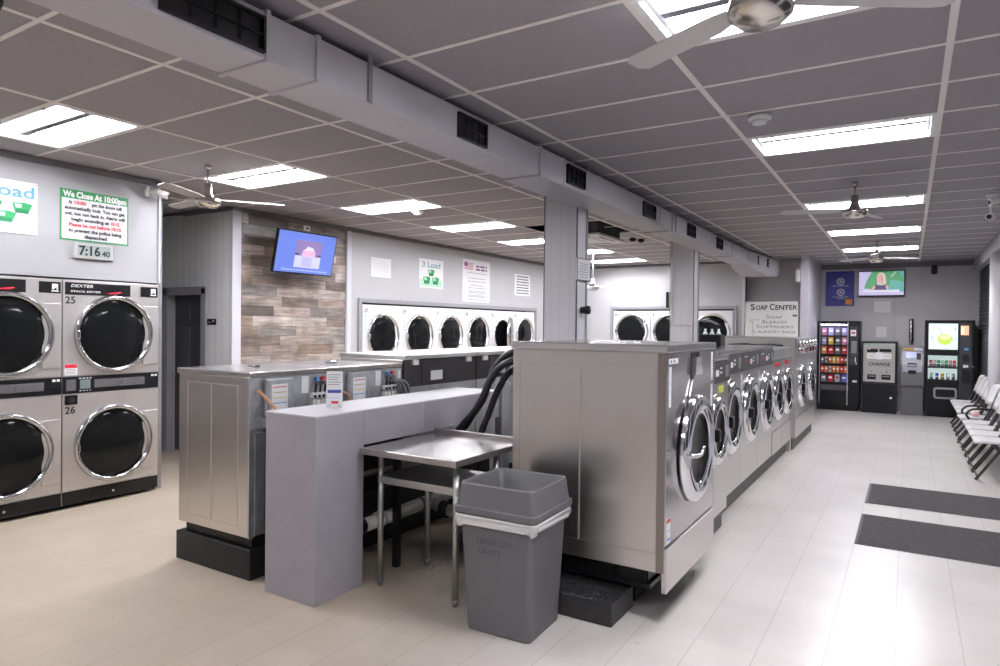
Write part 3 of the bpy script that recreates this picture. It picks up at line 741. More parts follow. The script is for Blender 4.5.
bs = thing('washer_plinth', 'long black painted plinth beneath the two nearest left washers', 'plinth')
B().use(blackm).box(-4.44, -3.63, 2.79, 4.30, 0, .20, .006).build('plinth_box', blackm, bs)
B().use(black).box(-4.38, -3.66, 2.83, 4.29, .20, .27, .003).build('plinth_frame', black, bs)
# far pair: large machines with black rear covers
def black_back(label, y0, w):
    r = thing('washing_machine', label, 'washing machine', (-4.40, y0, 0), 0, 'black-backed washers behind the trough')
    D = .75
    B().box(0, D-.02, .004, w-.004, .2, 1.385, .006).build('cabinet', steel, r)
    B().box(-.012, D+.02, 0, w, 1.385, 1.425, .006).build('lid', mat('pale_lid_steel', (.74, .73, .73), .3, 1), r)
    bb = B().use(mat('black_rear_cover_paint', (.016, .014, .015), .55)); bb.box(D-.02, D, .004, w*.22, 1.15, 1.38, .003); bb.box(D-.02, D, w*.22+.006, w-.004, 1.15, 1.38, .003)
    bb.build('rear_cover', mat('black_rear_cover_paint'), r)
    g = B().use(galv); g.box(D-.02, D+.004, .004, w-.004, 1.02, 1.148, .003); g.box(D-.02, D-.004, .004, w-.004, .2, 1.02)
    g.use(whitep); g.box(D+.004, D+.006, w*.45, w*.60, 1.055, 1.085); g.use(blue_i); g.box(D+.004, D+.006, w*.30, w*.36, 1.06, 1.08); g.build('lower_rear_panel', galv, r)
    for y in (w*.13, w*.87): B().use(whitepl).box(D-.005, D+.02, y-.04, y+.04, 1.335, 1.385, .004).build('lid_clip', whitepl, r)
    p = B().use(whitep); p.box(D, D+.002, w*.34, w*.50, 1.19, 1.275); p.build('paper_label', whitep, r)
    f = B().use(chrome); f.lathe([(.32, -.002), (.32, -.03), (.28, -.05), (.23, -.03), (.22, -.005)], (0, w/2, .80), 'X', 40); dd = f.build('door', chrome, r)
    B().lathe([(.23, -.012), (.1, -.03), (.001, -.036)], (0, w/2, .80), 'X', 32).build('door_glass', glass_d, dd)
    return r
black_back('nearer of the washers with black rear covers, behind the grey trough', 4.34, 1.10)
black_back('second of the washers with black rear covers, behind the black hoses', 5.45, 1.10)
black_back('third of the washers with black rear covers, hidden by the near column', 6.56, 1.10)
tag(B().use(blackm).box(-4.38, -3.67, 4.35, 7.65, 0, .198, .006).build('washer_plinth', blackm), 'black plinth beneath the black-backed washers', 'plinth')

# ------------------------------------------------------------------ grey boxed trough
tg = thing('utility_trough', 'grey painted boxed utility trough with a full height end, between the washer rows', 'utility trough')
B().use(greyp).box(-3.42, -2.975, 2.742, 3.150, 0, 1.125, .004).build('end_box', greyp, tg)
B().use(greyp).box(-3.42, -2.975, 3.152, 4.80, .905, 1.125, .004).build('beam', greyp, tg)
B().use(mat('trough_top_laminate', (.60, .59, .62), .35)).box(-3.422, -2.973, 2.740, 4.80, 1.125, 1.135, .003).build('top_board', mat('trough_top_laminate'), tg)
B().use(greyt).box(-3.02, -2.95, 4.803, 4.93, 0, 1.20, .004).build('end_post', mat('post_pale', (.48, .49, .55), .45), tg)
sm = B().use(mat('beam_seam', (.50, .46, .40), .6)); sm.box(-2.976, -2.9735, 3.75, 3.765, .95, 1.12); sm.box(-2.976, -2.9735, 4.55, 4.565, .93, 1.12)
sm.build('joint_strip', mat('beam_seam'), tg)
# printed card on the trough
cd = thing('printed_card', 'white printed card standing on the grey trough before the washer backs', 'card', (-3.19, 3.10, 1.135), .58)
B().box(-.052, .052, -.002, .002, 0, .24).build('card', whitep, cd)
cc = B().use(text_g)
for k in range(5): cc.box(-.042, .042-.010*(k % 3), -.0035, -.0018, .215-.016*k, .219-.016*k)
cc.use(mat('navy_ink', (.05, .08, .35), .5)); cc.box(-.044, .044, -.0035, -.0018, .098, .118); cc.use(lblue); cc.box(-.036, .03, -.0035, -.0018, .062, .068)
cc.use(red); cc.box(-.02, .025, -.0035, -.0018, .028, .045); cc.use(text_g)
for s in (-.035, .028): cc.box(s, s+.008, -.0035, -.0018, .012, .02)
cc.build('print', text_g, cd)
# pipes under the trough
def pipe(path, r, lab, m=pvc, name='drain_pipe', grp=None): return tag(B().tube(path, r, 16, 1).build(name, m), lab, 'pipe', grp)
pp = thing('drain_pipe', 'white plastic drain pipe running beneath the grey trough', 'pipe')
B().tube([(-3.10, 3.22, .33), (-3.10, 3.62, .335), (-3.10, 4.9, .36)], .047, 18, 1).build('pipe', pvc, pp)
for y0, y1, m_ in ((3.19, 3.27, black), (3.42, 3.47, pvc), (3.88, 3.91, greyd)): B().cyl((-3.10, y0, .335), (-3.10, y1, .337), .056, n=20).build('coupling', m_, pp)
B().tube([(-3.10, 4.02, .33), (-2.98, 4.02, .30), (-2.60, 4.03, .26)], .047, 18, 1).build('branch', pvc, pp)
B().cyl((-2.99, 4.02, .30), (-2.93, 4.02, .295), .062, n=20).build('rubber_coupling', rubber, pp)
tag(B().use(blackm).box(-3.035, -2.99, 3.50, 3.545, 0, .904, .004).build('support_post', blackm), 'black square post holding the trough, behind the prep table', 'post')
tag(B().use(blackm).box(-3.62, -3.45, 3.16, 5.4, 0, .42, .004).build('conduit_box', blackm), 'low black box along the back of the left washers under the trough', 'box')
tag(B().tube([(-3.3, 3.2, .62), (-3.3, 4.0, .60), (-3.28, 4.9, .62)], .02, 10, 1).build('water_pipe', mat('dull_copper_pipe', (.09, .07, .06), .5)), 'thin dark water pipe under the trough', 'pipe')
tag(B().use(mat('concrete_curb', (.12, .11, .10), .8, noise=(8, .3, 5))).box(-2.92, -2.2, 4.15, 5.2, 0, .10, .01).build('concrete_curb', mat('concrete_curb')), 'dirty low concrete curb on the floor behind the prep table', 'curb')

# ------------------------------------------------------------------ prep table
tt = thing('steel_table', 'small stainless steel work table with undershelf beside the grey trough', 'table')
Z = .90
t = B().use(steel_t); t.box(-2.945, -2.205, 3.095, 3.83, Z-.004, Z, .002); t.use(mat('table_edge_steel', (.45, .42, .41), .35, 1))
t.box(-2.948, -2.202, 3.09, 3.102, Z-.04, Z-.001, .004); t.box(-2.950, -2.938, 3.09, 3.83, Z-.04, Z-.001, .004); t.box(-2.214, -2.202, 3.09, 3.83, Z-.04, Z-.001, .004); t.box(-2.945, -2.205, 3.82, 3.83, Z-.04, Z-.001, .003)
t.build('table_top', steel_t, tt)
bk = B().use(mat('table_edge_steel')); bk.box(-2.93, -2.18, 3.832, 3.85, Z-.03, Z+.035, .004); bk.build('backsplash', mat('table_edge_steel'), tt)
legm = mat('galvanised_tube', (.50, .51, .47), .38, .9)
for x, y in ((-2.885, 3.215), (-2.29, 3.215), (-2.85, 3.66), (-2.29, 3.66)):
    lg = B().cyl((x, y, .04), (x, y, Z-.02), .019, n=16).build('leg', legm, tt)
    B().cyl((x, y, 0), (x, y, .045), .014, .021, n=12).build('foot', mat('grey_foot', (.2, .2, .2), .5), lg)
sh = B().use(mat('shelf_steel', (.50, .49, .48), .4, 1)); sh.box(-2.90, -2.275, 3.20, 3.68, .703, .71); sh.box(-2.90, -2.275, 3.198, 3.21, .665, .71, .003); sh.box(-2.902, -2.892, 3.2, 3.68, .665, .71, .003); sh.box(-2.285, -2.273, 3.2, 3.68, .665, .71, .003)
sh.build('undershelf', mat('shelf_steel'), tt)

# ------------------------------------------------------------------ trash can
tc = thing('trash_can', 'square grey plastic trash can with open funnel lid and white liner', 'trash can', (-1.885, 3.215, 0), .035)
def sq_ring(b, hw, hd, z, r=.05, n=5, cx=0, cy=0):
    vs = []
    for qx, qy, a0 in ((1, 1, 0), (-1, 1, PI/2), (-1, -1, PI), (1, -1, 1.5*PI)):
        for k in range(n+1):
            a = a0+PI/2*k/n
            vs.append(b.bm.verts.new((cx+qx*(hw-r)+r*math.cos(a), cy+qy*(hd-r)+r*math.sin(a), z)))
    return vs
def loft(b, specs, cap0=True, cap1=True, smooth=False):
    R = [sq_ring(b, *s) for s in specs]; n = len(R[0])
    for a, c in zip(R, R[1:]):
        for k in range(n):
            f = b.bm.faces.new((a[k], a[(k+1) % n], c[(k+1) % n], c[k])); f.material_index = b.mi; f.smooth = smooth
    if cap0: b.bm.faces.new(R[0][::-1]).material_index = b.mi
    if cap1: b.bm.faces.new(R[-1]).material_index = b.mi
b = B(); loft(b, [(.196, .186, 0, .03), (.200, .190, .01, .035), (.228, .222, .67, .035), (.220, .214, .67, .03), (.192, .182, .03, .03)], True, True); b.build('bin', can_g, tc)
b = B(); loft(b, [(.250, .244, .650, .04), (.258, .252, .664, .04), (.258, .252, .690, .04), (.244, .238, .695, .04), (.230, .224, .812, .035), (.224, .218, .820, .033), (.216, .210, .812, .03),
                  (.165, .155, .66, .02), (.160, .150, .56, .02)], False, False); b.build('lid', can_g, tc)
# bag skirt crumpled under the rim
b = B().use(mat('bin_liner', (.78, .76, .75), .35))
R = []
for lv, (hw, z) in enumerate(((.234, .655), (.252, .648), (.254, .634), (.244, .625), (.256, .614), (.243, .604), (.250, .594), (.238, .588))):
    vs = sq_ring(b, hw, hw-.006, z, .05, 14)
    for k, v in enumerate(vs):
        d = Vector((v.co.x, v.co.y, 0)).normalized(); w_ = math.sin(k*1.9+lv*1.3)*.004+random.uniform(-.003, .003)
        v.co += d*w_*(1 if lv else 0); v.co.z += (random.uniform(-.006, .006)+.010*math.sin(k*.45)) if lv > 2 else 0
    R.append(vs)
for a, c in zip(R, R[1:]):
    for k in range(len(a)): f = b.bm.faces.new((a[k], a[(k+1) % len(a)], c[(k+1) % len(a)], c[k])); f.smooth = True
b.build('bin_liner', mat('bin_liner'), tc)
for i, (tx, zz) in enumerate((('TIJANA CITY', .50), ('UNITY', .445))):
    o = text_obj('handwriting', tx, mat('faded_marker', (.065, .066, .072), .6), tc, -.12+.02*i, 0, .030, .23-.09*i, y=0)
    for v in o.data.vertices:
        z = v.co.z+zz; v.co = Vector((v.co.x, -(.186+.036*z/.67+.003)-.003, z))

# ------------------------------------------------------------------ black step & base by the big washer
stp = thing('black_step', 'low black step with ribbed rubber top in front of the big washer', 'step')
B().use(mat('black_tread', (.02, .02, .021), .5, bump=(90, .8))).box(-2.0, -1.39, 3.455, 3.80, .0, .135, .008).build('step_box', mat('black_step_side', (.022, .022, .024), .35), stp)
tr_ = B().use(mat('black_tread'))
for k in range(14):
    for j in range(22):
        if random.random() < .85: tr_.box(-1.98+.0275*j, -1.98+.0275*j+random.uniform(.012, .022), 3.465+.0235*k, 3.465+.0235*k+.012, .134, .1385+random.uniform(0, .002))
tr_.build('tread', mat('black_tread'), stp)

# ------------------------------------------------------------------ big washer (front faces +X: local x -> +Y, local -y -> +X)
def place_front(o, X, y0): o.rotation_euler = (0, 0, PI/2); o.location = (X, y0, 0); return o
def flared_door(parent, cx, cz, R, y=0.0, handle='bar', hside=-1):
    d = B().lathe([(R, y), (R*1.0, y-.018), (R*.97, y-.034), (R*.90, y-.045), (R*.80, y-.052), (R*.74, y-.048), (R*.70, y-.035), (R*.665, y-.038), (R*.64, y-.03), (R*.62, y-.005)], (0, 0, 0), 'Y', 64).build('door', chrome, parent)
    d.location = (cx, 0, cz)
    g = B().lathe([(R*.645, y-.030), (R*.58, y-.020), (R*.5, y-.014), (R*.3, y-.010), (.001, y-.009)], (0, 0, 0), 'Y', 48).build('door_glass', mat('washer_door_glass', (.008, .008, .009), .16, spec=.05), d)
    h = B().use(chrome)
    if handle == 'bar':
        x = hside*R*.86; h.cyl((x, y-.045, 0), (x, y-.085, 0), .014, n=14); h.tube([(x, y-.082, 0), (x+hside*.01, y-.086, 0), (x-hside*.10, y-.088, .0), (x-hside*.15, y-.086, .035)], .012, 12, 4)
    else:
        x = hside*R*.80; h.use(black); h.box(x-.02, x+.045, y-.085, y-.04, -.055, .045, .012)
    h.build('door_handle', chrome, d)
    return d
mirror_f = mat('polished_front_steel', (.55, .53, .53), .17, 1, brushed=((160, 160, 1.5), .015, .06))
bw = place_front(thing('washing_machine', 'largest stainless washer, near end of the right row, wide steel side facing the camera', 'washing machine'), -1.15, 3.63)
W, D = 1.055, 1.0
b = B().use(steel); b.box(0, W, .02, D, .295, 1.54, .006); b.build('cabinet', steel, bw)
sp = B().use(steel)
for x0, x1 in ((.055, .53), (.53, .95)):
    for a in ((x0, x0+.006, .40, 1.47), (x1-.006, x1, .40, 1.47), (x0, x1, .40, .406), (x0, x1, 1.464, 1.47)):
        sp.box(-.003, .003, a[0], a[1], a[2], a[3], .0015)
sp.build('side_pressing', steel, bw)
B().use(steel_t).box(-.012, W+.005, -.012, D+.012, 1.54, 1.585, .006).build('top_panel', steel_t, bw)
f = B().use(mirror_f); f.box(.0, W, -.003, .022, .445, 1.538, .004); f.use(mat('front_edge_strip', (.30, .26, .24), .4, 1)); f.box(-.004, 0, .004, .05, .30, 1.538, .001); f.build('front_panel', mirror_f, bw)
B().use(steel_v).box(0, W, -.012, .018, .185, .437, .004).build('lower_panel', steel_v, bw)
# teardrop pressing around the door and the soap chute
tp = B().use(mirror_f); tp.prism([(.30, .98), (.325, 1.12), (.40, 1.27), (.49, 1.36), (.515, 1.41), (.62, 1.41), (.645, 1.36), (.73, 1.27), (.80, 1.12), (.825, .98), (.80, .80), (.72, .68), (.60, .61), (.50, .61), (.40, .67), (.325, .80)], -.016, -.002, 'Y')
bmesh.ops.bevel(tp.bm, geom=[e for e in tp.bm.edges if all(v.co.y < -.01 for v in e.verts)], offset=.010, segments=3, affect='EDGES')
tp.build('door_surround', mirror_f, bw)
flared_door(bw, .555, .93, .335, -.014)
ch_ = B().use(black); ch_.box(.465, .655, -.006, .0, 1.375, 1.53, .003); ch_.use(chrome); ch_.prism([(.50, 1.50), (.62, 1.50), (.645, 1.39), (.48, 1.39)], -.030, -.005)
ch_.build('detergent_chute', black, bw)
lb = B().use(whitep); lb.box(.035, .075, -.0045, -.0028, 1.23, 1.46); lb.box(.03, .20, -.0045, -.0028, 1.475, 1.505)
lb.use(lblue); lb.box(.04, .07, -.0055, -.004, 1.31, 1.33); lb.box(.04, .07, -.0055, -.004, 1.36, 1.37); lb.use(text_g); lb.box(.05, .08, -.0055, -.004, 1.482, 1.498); lb.box(.11, .14, -.0055, -.004, 1.482, 1.498)
lb.build('instruction_label', whitep, bw)
lb = B().use(whitep); lb.box(.955, 1.0, -.0045, -.0028, 1.33, 1.52); lb.box(.955, 1.0, -.0045, -.0028, 1.15, 1.30); lb.use(text_g)
for k in range(8): lb.box(.96, .995-.006*(k % 3), -.0055, -.004, 1.34+.02*k, 1.346+.02*k)
lb.build('instruction_label', whitep, bw)
wl2 = B().use(whitep); wl2.box(.02, .085, -.0045, -.0028, .46, .60); wl2.use(red); wl2.box(.022, .083, -.0055, -.004, .575, .598); wl2.use(blue_i); wl2.box(.03, .075, -.0055, -.004, .475, .49); wl2.box(.03, .075, -.0055, -.004, .525, .53)
wl2.build('warning_label', whitep, bw)
pd = B().use(blackm); pd.box(.25, .90, .26, .82, .0, .17); pd.build('pedestal', blackm, bw)
pf = B().use(black)
pf.box(.06, .98, .10, .90, .17, .20, .004)
for k in range(4): pf.box(.06+.001*k, .15, .13+.20*k, .29+.20*k, .20, .292, .004)
pf.box(.08, .98, .12, .88, .20, .294, .003)
pf.build('base_frame', black, bw)

# ------------------------------------------------------------------ row of front loaders
ctrl = mat('control_panel_grey', (.045, .042, .045), .35)
def washer(label, w, h, X, y0, door_z=.93, R=.28, yellow=False, ins=0):
    r = place_front(thing('washing_machine', label, 'washing machine', group='front loading washers of the right row'), X, y0)
    D = .80
    B().use(steel).box(0.002, w-.002, .015, D, .17, h, .006).build('cabinet', steel, r)
    B().use(steel_t).box(0.001, w-.001, -.006, D+.01, h, h+.03, .005).build('lid', steel_t, r)
    fp = B().use(steel_v); fp.box(.004, w-.004, -.003, .016, .17, h-.19, .004); fp.build('front_panel', steel_v, r)
    cp = B().use(ctrl); cp.prism([(.0-.012, h-.185), (.006, h-.004), (.016, h-.004), (.016, h-.185)], .006, w-.006, 'X') if False else cp.box(.006, w-.006, -.014, .014, h-.185, h-.008, .004)
    c = cp.build('control_panel', ctrl, r)
    k = B().use(text_w)
    for i in range(4): k.cyl((w*.62+.035*(i % 2), -.014, h-.07-.035*(i//2)), (w*.62+.035*(i % 2), -.018, h-.07-.035*(i//2)), .008, n=10)
    k.box(w*.45, w*.56, -.0155, -.0138, h-.13, h-.08); pq = B().use(text_w); pq.box(w*.12, w*.30, -.0155, -.0138, h-.055, h-.045); pq.use(red); pq.box(w*.10, w*.32, -.0155, -.0138, h-.10, h-.09); pq.build('printed_mark', text_w, c); B().use(mat('slot_grey', (.3, .3, .31), .4, .6)).box(w*.80, w*.92, -.02, -.0138, h-.15, h-.05, .003).build('coin_slot', mat('slot_grey'), c)
    k.build('control_buttons', text_w, c)
    if yellow:
        B().use(mat('yellow_label', (.55, .60, .08), .5)).box(w*.60, w*.80, -.0045, -.0025, h-.27, h-.21).build('yellow_label', mat('yellow_label'), r)
    l = B().use(whitep); l.box(.03, .075, -.0045, -.0028, h-.42, h-.22); l.use(pink_i); l.box(.034, .07, -.0055, -.004, h-.30, h-.24); l.use(lblue); l.box(.034, .07, -.0055, -.004, h-.40, h-.36)
    l.build('instruction_label', whitep, r)
    B().use(mirror_f).lathe([(R*1.07, -.002), (R*1.065, -.010), (R*1.02, -.014), (R*.98, -.012)], (w*.5, 0, door_z), 'Y', 48).build('door_surround', mirror_f, r)
    flared_door(r, w*.5, door_z, R, -.010, 'grip')
    return r
washer('stainless front loader with a yellow label under its panel, second from the near end', .86, 1.43, -1.30, 4.91, yellow=True, door_z=.87, R=.27)
washer('stainless front loader third from the near end of the right row', .86, 1.455, -1.38, 5.775, door_z=.87, R=.33)
washer('stainless front loader fourth from the near end of the right row', .865, 1.455, -1.38, 6.637, door_z=.86, R=.33)
washer('stainless front loader fifth from the near end of the right row', .86, 1.455, -1.38, 7.504, door_z=.86, R=.33)
def small_pair(label, X, y0, w, h, tall_side=False, n=2):
    r = place_front(thing('washing_machine', label, 'washing machine', group='front loading washers of the right row'), X, y0)
    B().use(steel).box(0.002, w-.002, .015, 1.25 if tall_side else .82, .17, h, .006).build('cabinet', steel, r)
    B().use(steel_v).box(.004, w-.004, -.003, .016, .45, h-.14, .004).build('front_panel', steel_v, r)
    B().use(steel_v).box(.004, w-.004, -.012, .012, .17, .44, .004).build('drawer_panel', steel_v, r)
    B().use(mat('slot_grey')).box(.008, w-.008, -.014, .014, h-.135, h-.006, .004).build('control_panel', mat('slot_grey'), r)
    for k in range(n): B().use(red).box(w*(k+.25)/n, w*(k+.7)/n, -.006, -.002, h-.22, h-.17).build('red_label', red, r)
    for k in range(n):
        flared_door(r, w*(k+.5)/n, .87, .31, -.008, 'grip')
    return r
small_pair('stainless washer sixth in the right row, with a red label over its door', -1.38, 8.37, .70, 1.44, n=1)
small_pair('stainless washer seventh in the right row, beside the narrow steel filler post', -1.38, 9.075, .71, 1.44, n=1)
sp8 = small_pair('tall stainless washer second last in the right row, its steel side above its neighbours', -1.33, 9.90, 1.07, 1.555, True, n=1)
sp9 = small_pair('tall stainless washer at the very far end of the right row', -1.33, 10.975, 1.07, 1.555, True, n=1)
for sp8 in (sp8, sp9):
  co = B().use(chrome)
  for k in range(3): co.cyl((.18+.35*k, -.014, 1.48), (.18+.35*k, -.06, 1.48), .05, .035, n=16); co.rbox((.18+.35*k, -.03, 1.38), (.11, .03, .08), bev=.01)
  co.build('coin_drops', chrome, sp8)
tag(B().use(blackm).box(-2.05, -1.43, 4.93, 9.78, 0, .168, .006).use(mat('kick_plate', (.035, .032, .032), .45, noise=(12, .4, 5))).box(-1.432, -1.422, 4.93, 9.78, 0, .166, .003).box(-1.42, -1.335, 4.93, 5.76, 0, .166, .003).build('washer_plinth', blackm), 'long dark plinth under the right row of front loaders', 'plinth')
tag(B().use(mat('kick_plate')).box(-2.5, -1.36, 9.92, 12.03, 0, .168, .006).build('washer_plinth', mat('kick_plate')), 'dark plinth under the last pair of washers, right row', 'plinth')
tag(B().use(steel).box(-2.10, -1.37, 9.80, 9.895, 0.0, 1.42, .004).build('filler_post', steel), 'narrow steel filler between the two washer pairs of the right row', 'filler panel')
tag(B().tube([(-2.1, 9.3, 1.458), (-1.9, 9.4, 1.47), (-1.75, 9.3, 1.465), (-1.6, 9.5, 1.47), (-1.45, 9.6, 1.46)], .014).build('cable', black), 'black cable lying on top of the first washer pair', 'cable')
B_ = thing('soap_dispenser', 'small black supply box with white caps standing on a washer lid of the right row', 'dispenser', (-1.80, 7.2, 1.4855))
B().use(black).box(-.10, .12, -.10, .10, 0, .13, .01).build('box', black, B_)
cp_ = B().use(white)
for x in (-.06, .01, .08): cp_.cyl((x, -.02, .13), (x, -.02, .16), .028, .016, n=16); cp_.cyl((x, -.02, .16), (x, -.02, .19), .012, n=10)
cp_.build('caps', white, B_)
hb = mat('black_hose', (.016, .016, .018), .38)
for i, (pth, lab) in enumerate((
    ([(-2.16, 4.30, 1.50), (-2.30, 4.22, 1.535), (-2.459, 4.15, 1.493), (-2.544, 4.15, 1.446), (-2.622, 4.15, 1.354), (-2.673, 4.15, 1.24), (-2.717, 4.15, 1.132), (-2.805, 4.16, 1.019), (-2.90, 4.17, .90), (-3.05, 4.2, .80), (-3.2, 4.3, .70)], 'upper thick black hose arching from the big washer down behind the prep table'),
    ([(-2.16, 4.18, 1.44), (-2.30, 4.12, 1.46), (-2.458, 4.08, 1.42), (-2.543, 4.08, 1.365), (-2.62, 4.08, 1.265), (-2.672, 4.08, 1.157), (-2.745, 4.08, 1.047), (-2.85, 4.08, .935), (-2.95, 4.09, .83), (-3.1, 4.12, .70)], 'middle thick black hose arching from the big washer'),
    ([(-2.16, 4.42, 1.36), (-2.30, 4.32, 1.39), (-2.458, 4.22, 1.376), (-2.543, 4.22, 1.328), (-2.611, 4.22, 1.228), (-2.663, 4.22, 1.128), (-2.697, 4.2, 1.013), (-2.732, 4.17, .897), (-2.767, 4.15, .70), (-2.78, 4.15, .25)], 'straightest thick black hose, dropping behind the prep table'))):
    tag(B().tube(pth, .026, 14, 6).build('drain_hose', hb), lab, 'hose', 'black hoses of the big washer')
# back of the big machine: pipes etc. in the gap
tag(B().use(blackm).box(-2.9, -2.25, 5.25, 5.6, 0, .85, .004).build('equipment_box', blackm), 'dark equipment box on the floor behind the hoses', 'box')

# ------------------------------------------------------------------ back wall machines
YV = 15.4
def slab(parent, name, m, x0, x1, y0, y1, z0, z1, bev=.003): return B().use(m).box(x0, x1, y0, y1, z0, z1, bev).build(name, m, parent)
vm = thing('snack_vending_machine', 'black snack vending machine with lit shelves of packets', 'vending machine', (-1.645, YV, 0))
fr = B().use(black); fr.box(0, .78, .30, .66, .10, 1.86, .008); fr.box(0, .05, .0, .30, .10, 1.86, .006); fr.box(.565, .78, 0, .30, .10, 1.86, .006); fr.box(.05, .565, 0, .30, 1.80, 1.86); fr.box(.05, .565, 0, .30, .10, .55)
fr.box(.03, .75, .03, .6, 0.0, .10); fr.build('cabinet', black, vm)
slab(vm, 'interior', mat('lit_interior', (.10, .10, .13), .5), .05, .565, .28, .30, .55, 1.80, 0)
li = B().use(mat('vending_light', (1, 1, 1), .5, emit=(.75, .72, 1.0), estr=20)); li.box(.06, .555, .02, .05, 1.775, 1.79); li.build('light_strip', mat('vending_light'), vm)
ed = B().use(mat('silver_edge', (.5, .5, .55), .3, 1)); ed.box(.035, .05, -.008, .0, .12, 1.84); ed.box(.555, .575, -.008, .0, .12, 1.84); ed.build('door_edge', mat('silver_edge'), vm)
for k in range(6): slab(vm, 'shelf', mat('shelf_dark', (.03, .03, .035), .4), .052, .563, .03, .28, 1.55-.195*k, 1.562-.195*k, 0)
slab(vm, 'delivery_flap', mat('flap_grey', (.05, .05, .055), .35), .07, .545, -.006, .0, .42, .53)
pn = B().use(mat('panel_black', (.03, .03, .033), .3)); pn.box(.60, .75, -.006, 0, .95, 1.75, .003); pn.use(whitep); pn.box(.615, .715, -.008, -.005, 1.55, 1.68); pn.use(red); pn.box(.63, .70, -.009, -.007, 1.60, 1.635)
pn.use(text_g); pn.box(.63, .73, -.008, -.005, 1.20, 1.45); pn.use(whitep); pn.box(.70, .715, -.03, -.005, 1.02, 1.12); pn.box(.715, .735, -.03, -.005, .97, 1.01); pn.box(.66, .74, -.010, -.005, .60, .64)
pn.build('selection_panel', mat('panel_black'), vm)
cols = {'pink': pink_i, 'white': whitep, 'silver': mat('foil', (.5, .5, .55), .3, .8), 'blue': mat('packet_blue', (.08, .12, .55), .4), 'yellow': mat('packet_yellow', (.70, .48, .05), .4), 'orange': mat('packet_orange', (.70, .25, .04), .4),
        'red': red, 'brown': mat('packet_brown', (.25, .09, .05), .4), 'grey': mat('packet_grey', (.18, .17, .2), .4), 'lavender': mat('packet_lavender', (.40, .38, .65), .4)}
rows = [['pink', 'lavender', 'grey', 'lavender'], ['lavender', 'yellow', 'grey', 'pink'], ['orange', 'red', 'grey', 'red'], ['grey', 'silver', 'orange', 'yellow', 'orange', 'red', 'brown'],
        ['red', 'orange', 'silver', 'orange', 'orange', 'red', 'orange'], ['grey', 'red', 'silver', 'blue']]
ordn = ['first', 'second', 'third', 'fourth', 'fifth', 'sixth', 'seventh']
rown = ['top', 'second', 'third', 'fourth', 'fifth', 'bottom']
for i, row in enumerate(rows):
    z = 1.5625-.195*i; n = len(row); w_ = .51/n
    for j, cn in enumerate(row):
        hh = .155 if n == 4 else .135; ww = w_*.78
        b = B().use(cols[cn]); hw = ww/2
        b.prism([(-hw, 0), (-hw*.85, .02), (-hw, hh*.5), (-hw*.85, hh-.02), (-hw, hh), (hw, hh), (hw*.85, hh-.02), (hw, hh*.5), (hw*.85, .02), (hw, 0)], -.012, .012)
        b.use(whitep if cn not in ('white', 'silver') else red); b.box(-hw*.6, hw*.6, -.014, -.011, hh*.45, hh*.7)
        o = b.build('snack_packet', cols[cn], None, (-1.645+.053+w_*(j+.5), YV+.08, z))
        tag(o, '%s snack packet, %s from the left on the %s shelf of the snack machine' % (cn, ordn[j], rown[i]), 'snack', 'snack packets in the vending machine')
cm = thing('change_machine', 'grey and black change machine lettered CHANGE between the vending machine and the cash machine', 'change machine', (-.82, YV, 0))
slab(cm, 'lower_cabinet', black, 0, .62, .0, .60, 0, .60, .006); slab(cm, 'upper_cabinet', black, 0, .62, 0, .55, .60, 1.45, .006)
fpz = slab(cm, 'face_plate', mat('satin_plate', (.42, .42, .40), .35, .7), .025, .585, -.008, 0, .63, 1.41, .003)
q = B().use(black); q.box(.09, .28, -.013, -.008, 1.23, 1.30); q.box(.31, .52, -.013, -.008, 1.24, 1.30); q.box(.10, .255, -.02, -.008, .68, .78, .004); q.box(.35, .51, -.02, -.008, .68, .78, .004)
q.use(orange); q.box(.10, .15, -.014, -.012, 1.28, 1.305); q.use(mat('green_ink')); q.box(.03, .15, -.010, -.008, 1.385, 1.40)
q.use(chrome_d); q.box(.12, .235, -.024, -.019, .735, .755); q.box(.37, .49, -.024, -.019, .735, .755); q.cyl((.17, -.008, .84), (.17, -.014, .84), .015, n=12); q.cyl((.44, -.008, .84), (.44, -.014, .84), .015, n=12)
q.build('slots', black, fpz)
pb = B().use(whitepl); pb.box(.09, .52, -.011, -.008, 1.10, 1.21); pb.use(whitep); pb.box(.25, .37, -.013, -.010, 1.09, 1.23); pb.use(text_g); pb.box(.13, .20, -.0125, -.0108, 1.15, 1.16); pb.box(.41, .49, -.0125, -.0108, 1.15, 1.16)
for a in ((.08, .54, .93, .935), (.08, .54, 1.055, 1.06), (.08, .085, .93, 1.06), (.535, .54, .93, 1.06)): pb.box(a[0], a[1], -.010, -.008, a[2], a[3])
pb.build('notices', whitepl, fpz)
text_obj('lettering', 'CHANGE', text_k, fpz, .31, .962, .065, .38, y=-.010, align='CENTER', bold=.03)
B().use(chrome).cyl((.52, -.001, .32), (.52, -.014, .32), .022, n=16).build('lock', chrome, cm)
am = thing('cash_machine', 'small grey free-standing cash machine left of the drink machine', 'cash machine', (-.135, YV, 0))
slab(am, 'pedestal', mat('cash_pedestal', (.10, .10, .105), .4), .01, .385, .02, .42, 0, .55, .008)
bd = B().use(mat('cash_body', (.14, .14, .15), .35, .3)); bd.prism([(.0, .55), (-.04, .60), (-.05, 1.0), (.02, 1.30), (.03, 1.36), (.40, 1.36), (.40, .55)], 0.0, .385, 'X'); bdo = bd.build('body', mat('cash_body'), am)
hd = B().use(mat('cash_header', (.55, .30, .08), .4)).box(.04, .22, -.0, .03, 1.285, 1.335); hd.use(mat('pale_header', (.6, .62, .7), .4)).box(.22, .36, .0, .03, 1.285, 1.335); hd.build('header_sign', mat('cash_header'), am)
